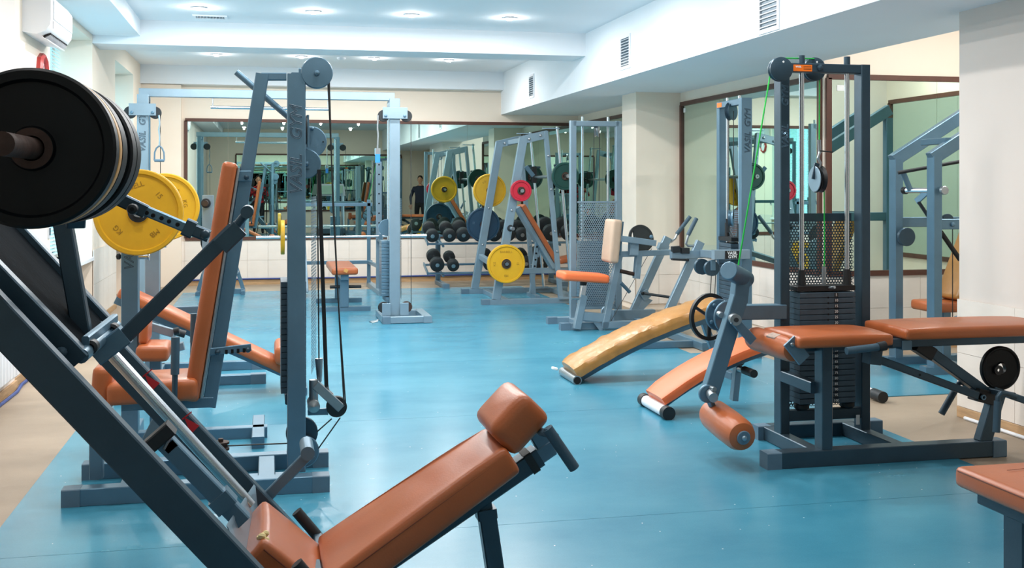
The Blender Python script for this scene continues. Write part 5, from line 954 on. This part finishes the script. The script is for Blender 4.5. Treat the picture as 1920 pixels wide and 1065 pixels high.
LE.part('seat_grip', M().tube(P(1587, 658, 5.06), P(1650, 650, 5.06), 0.019, 16), 'grip'); LE.part('grip_knob', M().tube(P(1646, 651, 5.06), P(1660, 648, 5.06), 0.024, 14), 'rubber'); LE.part('grip_stem', M().bar(P(1655, 650, 5.08), (P(1655, 650, 5.06).x, 5.3, 0.6), 0.025), 'steel_dark')
ar0, ar1 = P(1630, 668, 5.22), P(1838, 744, 5.22); LE.part('support_arm', M().bar(ar0, ar1, 0.05, 0.04), 'steel_dark'); LE.part('arm_hole', M().disc(P(1725, 703, 5.193), (0, -1, 0), 0.006, 0.003, 10), 'hole'); LE.part('arm_bracket', M().bar(P(1637, 655, 5.22), P(1634, 682, 5.22), 0.08, 0.07), 'steel_dark'); LE.part('back_strut', M().bar(P(1732, 652, 5.26), P(1850, 738, 5.26), 0.06, 0.055), 'steel_dark'); LE.part('strut_hinge', M().bar(P(1716, 645, 5.26), P(1745, 664, 5.26), 0.075, 0.07), 'black')
LE.part('rear_leg', M().bar((P(1842, 838, 5.26).x, 5.26, 0.08), P(1872, 728, 5.26), 0.06, 0.075), 'steel_dark'); LE.part('hinge_block', M().bar(P(1826, 738, 5.24), P(1866, 748, 5.24), 0.09, 0.07), 'black'); LE.part('hinge_bolt', M().ring(P(1844, 745, 5.19), (0, -1, 0), 0.014, 0.008, 0.01, 16), 'steel')
LE.part('back_wheel', M().lathe(P(1875, 690, 5.26), (0, -1, 0), plate_profile(0.118, 0.03, 0.03, 0.02), 44, closed=True), 'plate_black'); LE.part('wheel_bolt', M().ring(P(1872, 694, 5.243), (0, -1, 0), 0.026, 0.009, 0.01, 18), 'black')
for pts, gp in (([P(1905, 744, 5.0), P(1888, 738, 5.0), P(1877, 737, 5.0), P(1871, 744, 5.0), P(1871, 758, 5.0)], [P(1871, 752, 5.0), P(1868, 810, 5.0)]), ([P(1812, 722, 5.5), P(1802, 717, 5.5), P(1796, 720, 5.5), P(1792, 730, 5.5)], [P(1796, 722, 5.5), P(1765, 776, 5.5)])):
    hd = LE.part('bent_handle', M().path(pts, 0.014, 10), 'steel_dark'); LE.part('hand_grip', M().tube(gp[0], gp[1], 0.019, 16), 'grip', hd)
LE.part('handle_bar', M().bar(P(1893, 741, 5.02), P(1925, 752, 5.02), 0.04, 0.035), 'grip'); LE.part('handle_cross', M().bar(P(1900, 742, 5.0), P(1810, 722, 5.5), 0.03), 'steel_dark')
# lever, cam wheel and rollers
LE.part('pivot_beam', M().bar(P(1385, 585, 5.66), (x1, 5.66, P(1460, 584, 5.66).z), 0.08, 0.08), 'steel')
wa = V(0.25, -0.97, 0); cw = P(1330, 594, 5.86)
wh = LE.part('range_wheel', M().ring(cw, wa, 0.133, 0.112, 0.02, 48), 'black'); bx, by_, bz_ = basis(wa)
for k in range(3): a = k * 2 * PI / 3 + 2.6; LE.part('spoke', M().bar(cw, cw + (bx * math.cos(a) + by_ * math.sin(a)) * 0.12, 0.022, 0.016), 'black', wh)
d1_ = P(1347, 590, 5.72); LE.part('cam_disc', M().disc(d1_, wa, 0.088, 0.014, 40), 'steel'); 
for k in range(4): a = k * PI / 2 + 0.6; LE.part('cam_bolt', M().bolt(d1_ + (bx * math.cos(a) + by_ * math.sin(a)) * 0.065 + wa * 0.006, wa, 0.012, 0.014), 'steel')
LE.part('cam_disc', M().disc(P(1363, 594, 5.64), wa, 0.088, 0.014, 40), 'steel'); LE.part('cam_axle', M().tube(cw, P(1380, 598, 5.5), 0.02), 'zinc'); LE.part('lock_pin', M().tube(P(1348, 588, 5.58), P(1353, 591, 5.53), 0.015), 'zinc')
LE.part('lever_arm', M().bar(P(1390, 516, 5.52), P(1384, 566, 5.52), 0.07, 0.08), 'steel'); LE.part('lever_arm', M().bar(P(1386, 556, 5.5), P(1328, 744, 5.5), 0.06, 0.085), 'steel')
LE.part('counterweight', M().lathe(P(1366, 507, 5.4), P(1410, 530, 5.62) - P(1366, 507, 5.4), [(0.044, 0), (0.048, 0.004), (0.048, 0.24), (0.044, 0.246)], 28), 'steel')
LE.part('pivot_hub', M().tube(P(1374, 597, 5.48), P(1380, 600, 5.4), 0.03, 20), 'zinc'); LE.part('pivot_link', M().bar(P(1376, 600, 5.41), P(1412, 640, 5.41), 0.014, 0.05, ch=0.006), 'steel'); LE.part('pivot_bolt', M().tube(P(1380, 600, 5.4), P(1381, 600, 5.385), 0.012), 'black')
uc0, uc1 = P(1412, 633, 5.62), P(1488, 657, 5.2)
ur = LE.part('upper_roller', M().lathe(uc0, uc1 - uc0, [(0.03, 0), (0.058, 0.012), (0.064, 0.04), (0.064, 0.38), (0.056, 0.42), (0.03, 0.43)], 32), 'leather'); LE.part('worn_patch', M().pad(uc0.lerp(uc1, 0.55) + V(-0.03, 0, 0.052), uc0.lerp(uc1, 0.75) + V(-0.028, 0, 0.053), 0.045, 0.012, up=(-0.4, 0, 1), r=0.005), 'worn', ur); LE.part('end_plate', M().bar(P(1479, 639, 5.16), P(1508, 675, 5.16), 0.014, 0.075, ch=0.007), 'steel'); LE.part('end_bolt', M().bolt(P(1485, 646, 5.15), (0, -1, 0), 0.011, 0.012), 'zinc')
lc0, lc1 = P(1334, 774, 5.6), P(1392, 819, 5.2)
lr = LE.part('lower_roller', M().lathe(lc0, lc1 - lc0, [(0.03, 0), (0.075, 0.012), (0.083, 0.05), (0.086, 0.22), (0.083, 0.36), (0.07, 0.4), (0.03, 0.415)], 36), 'leather'); LE.part('roller_cap', M().disc(lc1 + (lc1 - lc0).normalized() * 0.016, lc1 - lc0, 0.036, 0.01, 24), 'cap', lr); LE.part('cap_bolt', M().bolt(lc1 + (lc1 - lc0).normalized() * 0.02, lc1 - lc0, 0.014, 0.014), 'steel_light', lr)
LE.part('roller_disc', M().disc(P(1326, 738, 5.47), (0, -1, 0), 0.048, 0.02, 32), 'steel'); LE.part('roller_stem', M().tube(P(1332, 738, 5.45), P(1338, 746, 5.38), 0.025, 18), 'zinc'); LE.part('roller_pin', M().tube(P(1333, 727, 5.46), P(1340, 730, 5.4), 0.012), 'zinc'); LE.part('roller_strut', M().bar(P(1326, 740, 5.47), lc0.lerp(lc1, 0.2), 0.03), 'steel')
LE.part('maker_label', M().box(P(1605, 778, 5.635), P(1612, 796, 5.633)), 'white_print')

# ================================================================== lever machine in the nook
NM = Thing('lever_machine', 'dark grey two-post lever machine standing in the mirrored nook', 'exercise machine', (5.2, 7.9, 0))
NX = 4.98
for y, top, arm in ((8.1, (1680, 297), (1805, 216)), (7.6, (1752, 293), (1812, 254))):
    tp_ = P(top[0], top[1], y); NM.part('post', M().bar((tp_.x, y, 0.06), tp_, 0.07, 0.1, up=(0, 1, 0)), 'steel')
    d_ = P(arm[0], arm[1], y); NM.part('slanted_arm', M().bar(tp_ + V(-0.03, 0, -0.02), tp_ + (d_ - tp_).normalized() * 1.0, 0.07, 0.1), 'steel')
    NM.part('base_bar', M().bar((tp_.x - 0.1, y, 0.035), (6.2, y, 0.035), 0.09, 0.07), 'steel'); NM.part('rear_post', M().bar((tp_.x + 0.85, y, 0.06), (tp_.x + 0.85, y, 2.1), 0.07), 'steel')
    NM.part('cross_bar', M().bar((tp_.x, y, P(1712, 418, 7.9).z), (tp_.x + 0.9, y, P(1712, 418, 7.9).z), 0.05, 0.08), 'steel')
NM.part('arm_tie', M().bar(P(1732, 267, 7.95), P(1778, 264, 7.6), 0.05, 0.05), 'steel')
NM.part('axle', M().tube(P(1700, 357, 7.9), P(1772, 357, 7.55), 0.022, 14), 'chrome'); NM.part('axle_end', M().disc(P(1770, 357, 7.5), (0, -1, 0), 0.033, 0.03, 20), 'zinc'); NM.part('axle_end', M().disc(P(1697, 357, 7.95), (0, -1, 0), 0.03, 0.04, 20), 'black')
NM.part('link', M().bar(P(1692, 320, 7.85), P(1707, 357, 7.85), 0.015, 0.045), 'steel'); NM.part('link', M().bar(P(1718, 378, 7.8), P(1740, 358, 7.7), 0.015, 0.05), 'steel'); NM.part('damper', M().tube(P(1684, 324, 7.84), P(1805, 302, 7.7), 0.014), 'rubber'); NM.part('damper', M().tube(P(1722, 378, 7.78), P(1742, 408, 7.75), 0.014), 'rubber'); NM.part('strap', M().tube(P(1764, 435, 7.6), P(1800, 487, 7.6), 0.018), 'belt')
NM.part('pulley', M().disc(P(1699, 444, 8.0), (0, -1, 0), 0.075, 0.03, 32), 'steel_dark'); NM.part('pulley', M().disc(P(1776, 413, 7.62), (0, -1, 0), 0.05, 0.03, 28), 'steel_dark'); NM.part('pulley_bolt', M().bolt(P(1786, 421, 7.57), (0, -1, 0), 0.018, 0.02), 'steel'); NM.part('cable', M().tube(P(1786, 428, 7.6), P(1786, 600, 7.6), 0.004, 6), 'cable')
NM.part('side_disc', M().disc((4.9, 7.15, 0.42), (0, -1, 0), 0.09, 0.02), 'steel')
NM.part('back_pad', M().pad((5.3, 7.85, 0.55), (5.55, 7.85, 1.15), 0.3, 0.09, up=(-1, 0, 0.3), r=0.03), 'leather_tan'); NM.part('seat', M().pad((5.05, 7.85, 0.5), (5.4, 7.85, 0.5), 0.34, 0.08, r=0.03), 'leather'); NM.part('seat_post', M().bar((5.25, 7.85, 0.05), (5.25, 7.85, 0.46), 0.07), 'steel'); NM.part('base_cross', M().bar((5.25, 7.55, 0.035), (5.25, 8.15, 0.035), 0.07), 'steel')

# ================================================================== bench in the right corner of the picture
QB = Thing('corner_bench', 'brown padded bench cut off at the lower right corner', 'bench', (2.55, 2.9, 0))
QB.part('pad', M().pad((2.56, 2.2, 0.425), (2.56, 3.49, 0.425), 0.38, 0.072, r=0.024, crown=0.006), 'leather'); 
QB.part('seam', M().path([(2.37, 2.22, 0.448), (2.37, 3.47, 0.448)], 0.002, 6), 'leather_seam')
for k in range(9): x = 2.5 + 0.02 * (k % 4); y = 3.2 + 0.022 * k; QB.part('scratch', M().bar((x, y, 0.4655), (x + 0.09, y + 0.01, 0.4655), 0.003, 0.001), 'leather_seam')
QB.part('frame', M().bar((2.44, 2.25, 0.365), (2.44, 3.42, 0.365), 0.05, 0.045), 'steel_dark'); QB.part('frame', M().bar((2.68, 2.25, 0.365), (2.68, 3.42, 0.365), 0.05, 0.045), 'steel_dark')
for y in (3.24, 2.4): QB.part('leg', M().bar((2.45, y, 0.03), (2.45, y, 0.35), 0.06, 0.1, up=(0, 1, 0)), 'steel_dark'); QB.part('foot', M().bar((2.3, y, 0.03), (2.8, y, 0.03), 0.06), 'steel_dark')
# ================================================================== behind the camera, met in the mirrors
def duplicate(T, label, loc, rotz, group=None):
    r = T.o.copy(); COL.objects.link(r); r.location = loc; r.rotation_euler = (0, 0, rotz); r['label'] = label
    for ch in list(T.o.children):
        c = ch.copy(); COL.objects.link(c); c.parent = r
        for g in ch.children:
            d = g.copy(); COL.objects.link(d); d.parent = c
    return r
TM = Thing('treadmill', 'grey treadmill with lit console behind the camera, seen by reflection', 'treadmill', (1.85, 0.0, 0))
TM.part('deck', M().box((1.45, -0.95, 0.06), (2.25, 0.75, 0.2), ch=0.02), 'steel_dark'); TM.part('belt', M().box((1.6, -0.9, 0.2), (2.1, 0.5, 0.212), ch=0.003), 'rubber'); TM.part('motor_cover', M().box((1.5, 0.45, 0.2), (2.2, 0.75, 0.32), ch=0.03), 'plastic_grey')
for x in (1.5, 2.2):
    TM.part('upright', M().bar((x, 0.55, 0.15), (x, 0.4, 1.2), 0.06), 'steel_light'); TM.part('handrail', M().tube((x, 0.4, 1.05), (x, -0.25, 0.98), 0.022), 'rubber'); TM.part('foot', M().box((x - 0.04, -0.9, 0.0), (x + 0.04, 0.7, 0.07)), 'rubber')
cs = TM.part('console', M().prism([V(1.42, 0.36, 1.15), V(2.28, 0.36, 1.15), V(2.2, 0.42, 1.5), V(1.5, 0.42, 1.5)], (0, 0, 0), (0, 0.1, 0)), 'plastic_grey'); TM.part('screen', M().prism([V(1.6, 0.35, 1.22), V(2.1, 0.35, 1.22), V(2.08, 0.41, 1.45), V(1.62, 0.41, 1.45)], (0, 0, 0), (0, 0.01, 0)), 'screen', cs); TM.part('console_back', M().box((1.52, 0.5, 1.2), (2.18, 0.525, 1.45), ch=0.01), 'screen', cs)
duplicate(JT, 'second fly machine with orange seat, behind the camera, seen by reflection', (3.2, 1.0, 0), PI / 2)
duplicate(CB, 'second cable machine behind the camera at right, seen by reflection', (2.9, -0.5, 0), 0.0)

def figure(name, label, loc, rotz, joints, bones, mats, head, hair=True):
    T = Thing(name, label, 'person', loc)
    me = bpy.data.meshes.new('body'); me.from_pydata([tuple(j[0]) for j in joints], bones, [])
    ob = bpy.data.objects.new('body', me); COL.objects.link(ob)
    md = ob.modifiers.new('skin', 'SKIN')
    for i, j in enumerate(joints):
        r = j[1]; me.skin_vertices[0].data[i].radius = (r, r) if not isinstance(r, tuple) else r
        me.skin_vertices[0].data[i].use_root = (i == 0)
    ss = ob.modifiers.new('smooth', 'SUBSURF'); ss.levels = 2
    m2_ = bpy.data.meshes.new_from_object(ob.evaluated_get(bpy.context.evaluated_depsgraph_get()))
    bpy.data.objects.remove(ob)
    for k in mats: m2_.materials.append(MATS[k])
    for p in m2_.polygons:
        c = p.center; p.use_smooth = True
        if c.z < 0.94: p.material_index = 1
        elif c.z > 1.45 and abs(c.x) < 0.09: p.material_index = 2
        else: p.material_index = 0
    o = bpy.data.objects.new('body', m2_); COL.objects.link(o); o.parent = T.o
    T.o.rotation_euler = (0, 0, rotz); T.loc = Vector((0, 0, 0))
    h = Vector(head)
    # head: skull, jaw, nose, eyes, ears, hair in local coordinates (facing +Y)
    def blob(c, rx, ry, rz, n=16):
        m = M(); c = Vector(c); rings = []
        for i in range(1, n):
            a = PI * i / n; rings.append([c + V(rx * math.sin(a) * math.cos(2 * PI * k / n), ry * math.sin(a) * math.sin(2 * PI * k / n), rz * math.cos(a)) for k in range(n)])
        return m.loft(rings)
    hd = T.part('head', M().add(*(lambda t: (t.v, t.f))(blob(h, 0.075, 0.095, 0.115))).add(*(lambda t: (t.v, t.f))(blob(h + V(0, 0.03, -0.06), 0.055, 0.062, 0.065))), 'skin')
    T.part('nose', blob(h + V(0, 0.1, -0.02), 0.013, 0.018, 0.026, 8), 'skin', hd)
    for s in (-1, 1): T.part('eye', blob(h + V(s * 0.03, 0.086, 0.012), 0.012, 0.008, 0.008, 8), 'black', hd); T.part('ear', blob(h + V(s * 0.077, 0.0, -0.01), 0.012, 0.02, 0.032, 8), 'skin', hd)
    T.part('mouth', blob(h + V(0, 0.089, -0.065), 0.022, 0.006, 0.005, 8), 'leather_dark', hd)
    T.part('hair', blob(h + V(0, -0.02, 0.035), 0.084, 0.1, 0.095), 'hair', hd)
    return T
def hand(T, c, d, side):                       # palm with four fingers and a thumb, pointing along d
    c = Vector(c); x, y, z = basis(d)
    pm = T.part('hand', M().pad(c, c + z * 0.09, 0.08, 0.028, up=y, r=0.012), 'skin')
    for k, L in enumerate((0.062, 0.074, 0.07, 0.055)):
        b = c + z * 0.085 + x * (-0.03 + 0.02 * k); T.part('finger', M().path([b, b + z * L * 0.5 - y * 0.006, b + z * L * 0.85 - y * 0.028], 0.0085, 8), 'skin', pm)
    b = c + z * 0.02 + x * (0.036 * side); T.part('thumb', M().path([b, b + x * 0.025 * side + z * 0.025, b + x * 0.03 * side + z * 0.055 - y * 0.01], 0.01, 8), 'skin', pm)
def body_joints(hands):
    J = [((0, 0, 0.95), 0.13), ((0, 0.0, 1.12), (0.15, 0.11)), ((0, 0, 1.34), (0.17, 0.115)), ((0, 0, 1.44), 0.07), ((0, 0.01, 1.53), 0.055)]
    B = [(0, 1), (1, 2), (2, 3), (3, 4)]
    for s, h in ((-1, hands[0]), (1, hands[1])):
        i = len(J); e, w = h
        J += [((s * 0.19, 0, 1.38), 0.062), (e, 0.047), (w, 0.033)]; B += [(2, i), (i, i + 1), (i + 1, i + 2)]
    for s in (-1, 1):
        i = len(J); J += [((s * 0.095, 0, 0.88), 0.095), ((s * 0.11, 0.02, 0.5), 0.065), ((s * 0.12, 0, 0.09), 0.045), ((s * 0.13, 0.13, 0.045), 0.04)]; B += [(0, i), (i, i + 1), (i + 1, i + 2), (i + 2, i + 3)]
    return J, B
J, B = body_joints((((-0.27, 0.1, 1.12), (-0.1, 0.3, 1.3)), ((0.27, 0.1, 1.12), (0.12, 0.3, 1.3))))
T = figure('person', 'man in red plaid shirt behind the tripod camera, seen in the mirror', (-0.24, -0.62, 0), 0.0, J, B, ['plaid', 'trousers', 'skin'], (0, 0.03, 1.63))
hand(T, (-0.1, 0.3, 1.3), (0.35, 0.6, 0.4), 1); hand(T, (0.12, 0.3, 1.3), (-0.3, 0.6, 0.4), -1)
J, B = body_joints((((-0.3, -0.04, 1.1), (-0.26, 0.12, 0.88)), ((0.3, -0.04, 1.1), (0.26, 0.1, 0.88))))
T = figure('person', 'man in dark jacket standing by the far side, seen in the mirror', (4.5, 0.3, 0), 0.3, J, B, ['shirt_plain', 'trousers', 'skin'], (0, 0.03, 1.63))
hand(T, (-0.26, 0.12, 0.88), (0, 0.3, -1), 1); hand(T, (0.26, 0.1, 0.88), (0, 0.3, -1), -1)
TP = Thing('tripod_camera', 'black camera on a tripod, seen in the mirror', 'camera', (0, -0.16, 0))
TP.part('body', M().box((-0.07, -0.2, 1.4), (0.07, -0.12, 1.5), ch=0.01), 'black'); TP.part('lens', M().tube((0, -0.12, 1.45), (0, -0.04, 1.45), 0.036, 24), 'black'); TP.part('head', M().tube((0, -0.16, 1.3), (0, -0.16, 1.4), 0.03), 'black'); TP.part('column', M().tube((0, -0.16, 0.9), (0, -0.16, 1.32), 0.016), 'steel_dark')
for a in (0.5, 2.6, 4.7): TP.part('leg', M().tube((0, -0.16, 1.15), (0.36 * math.cos(a), -0.16 + 0.36 * math.sin(a) * 0.6, 0.0), 0.016, 10, r2=0.011), 'black')
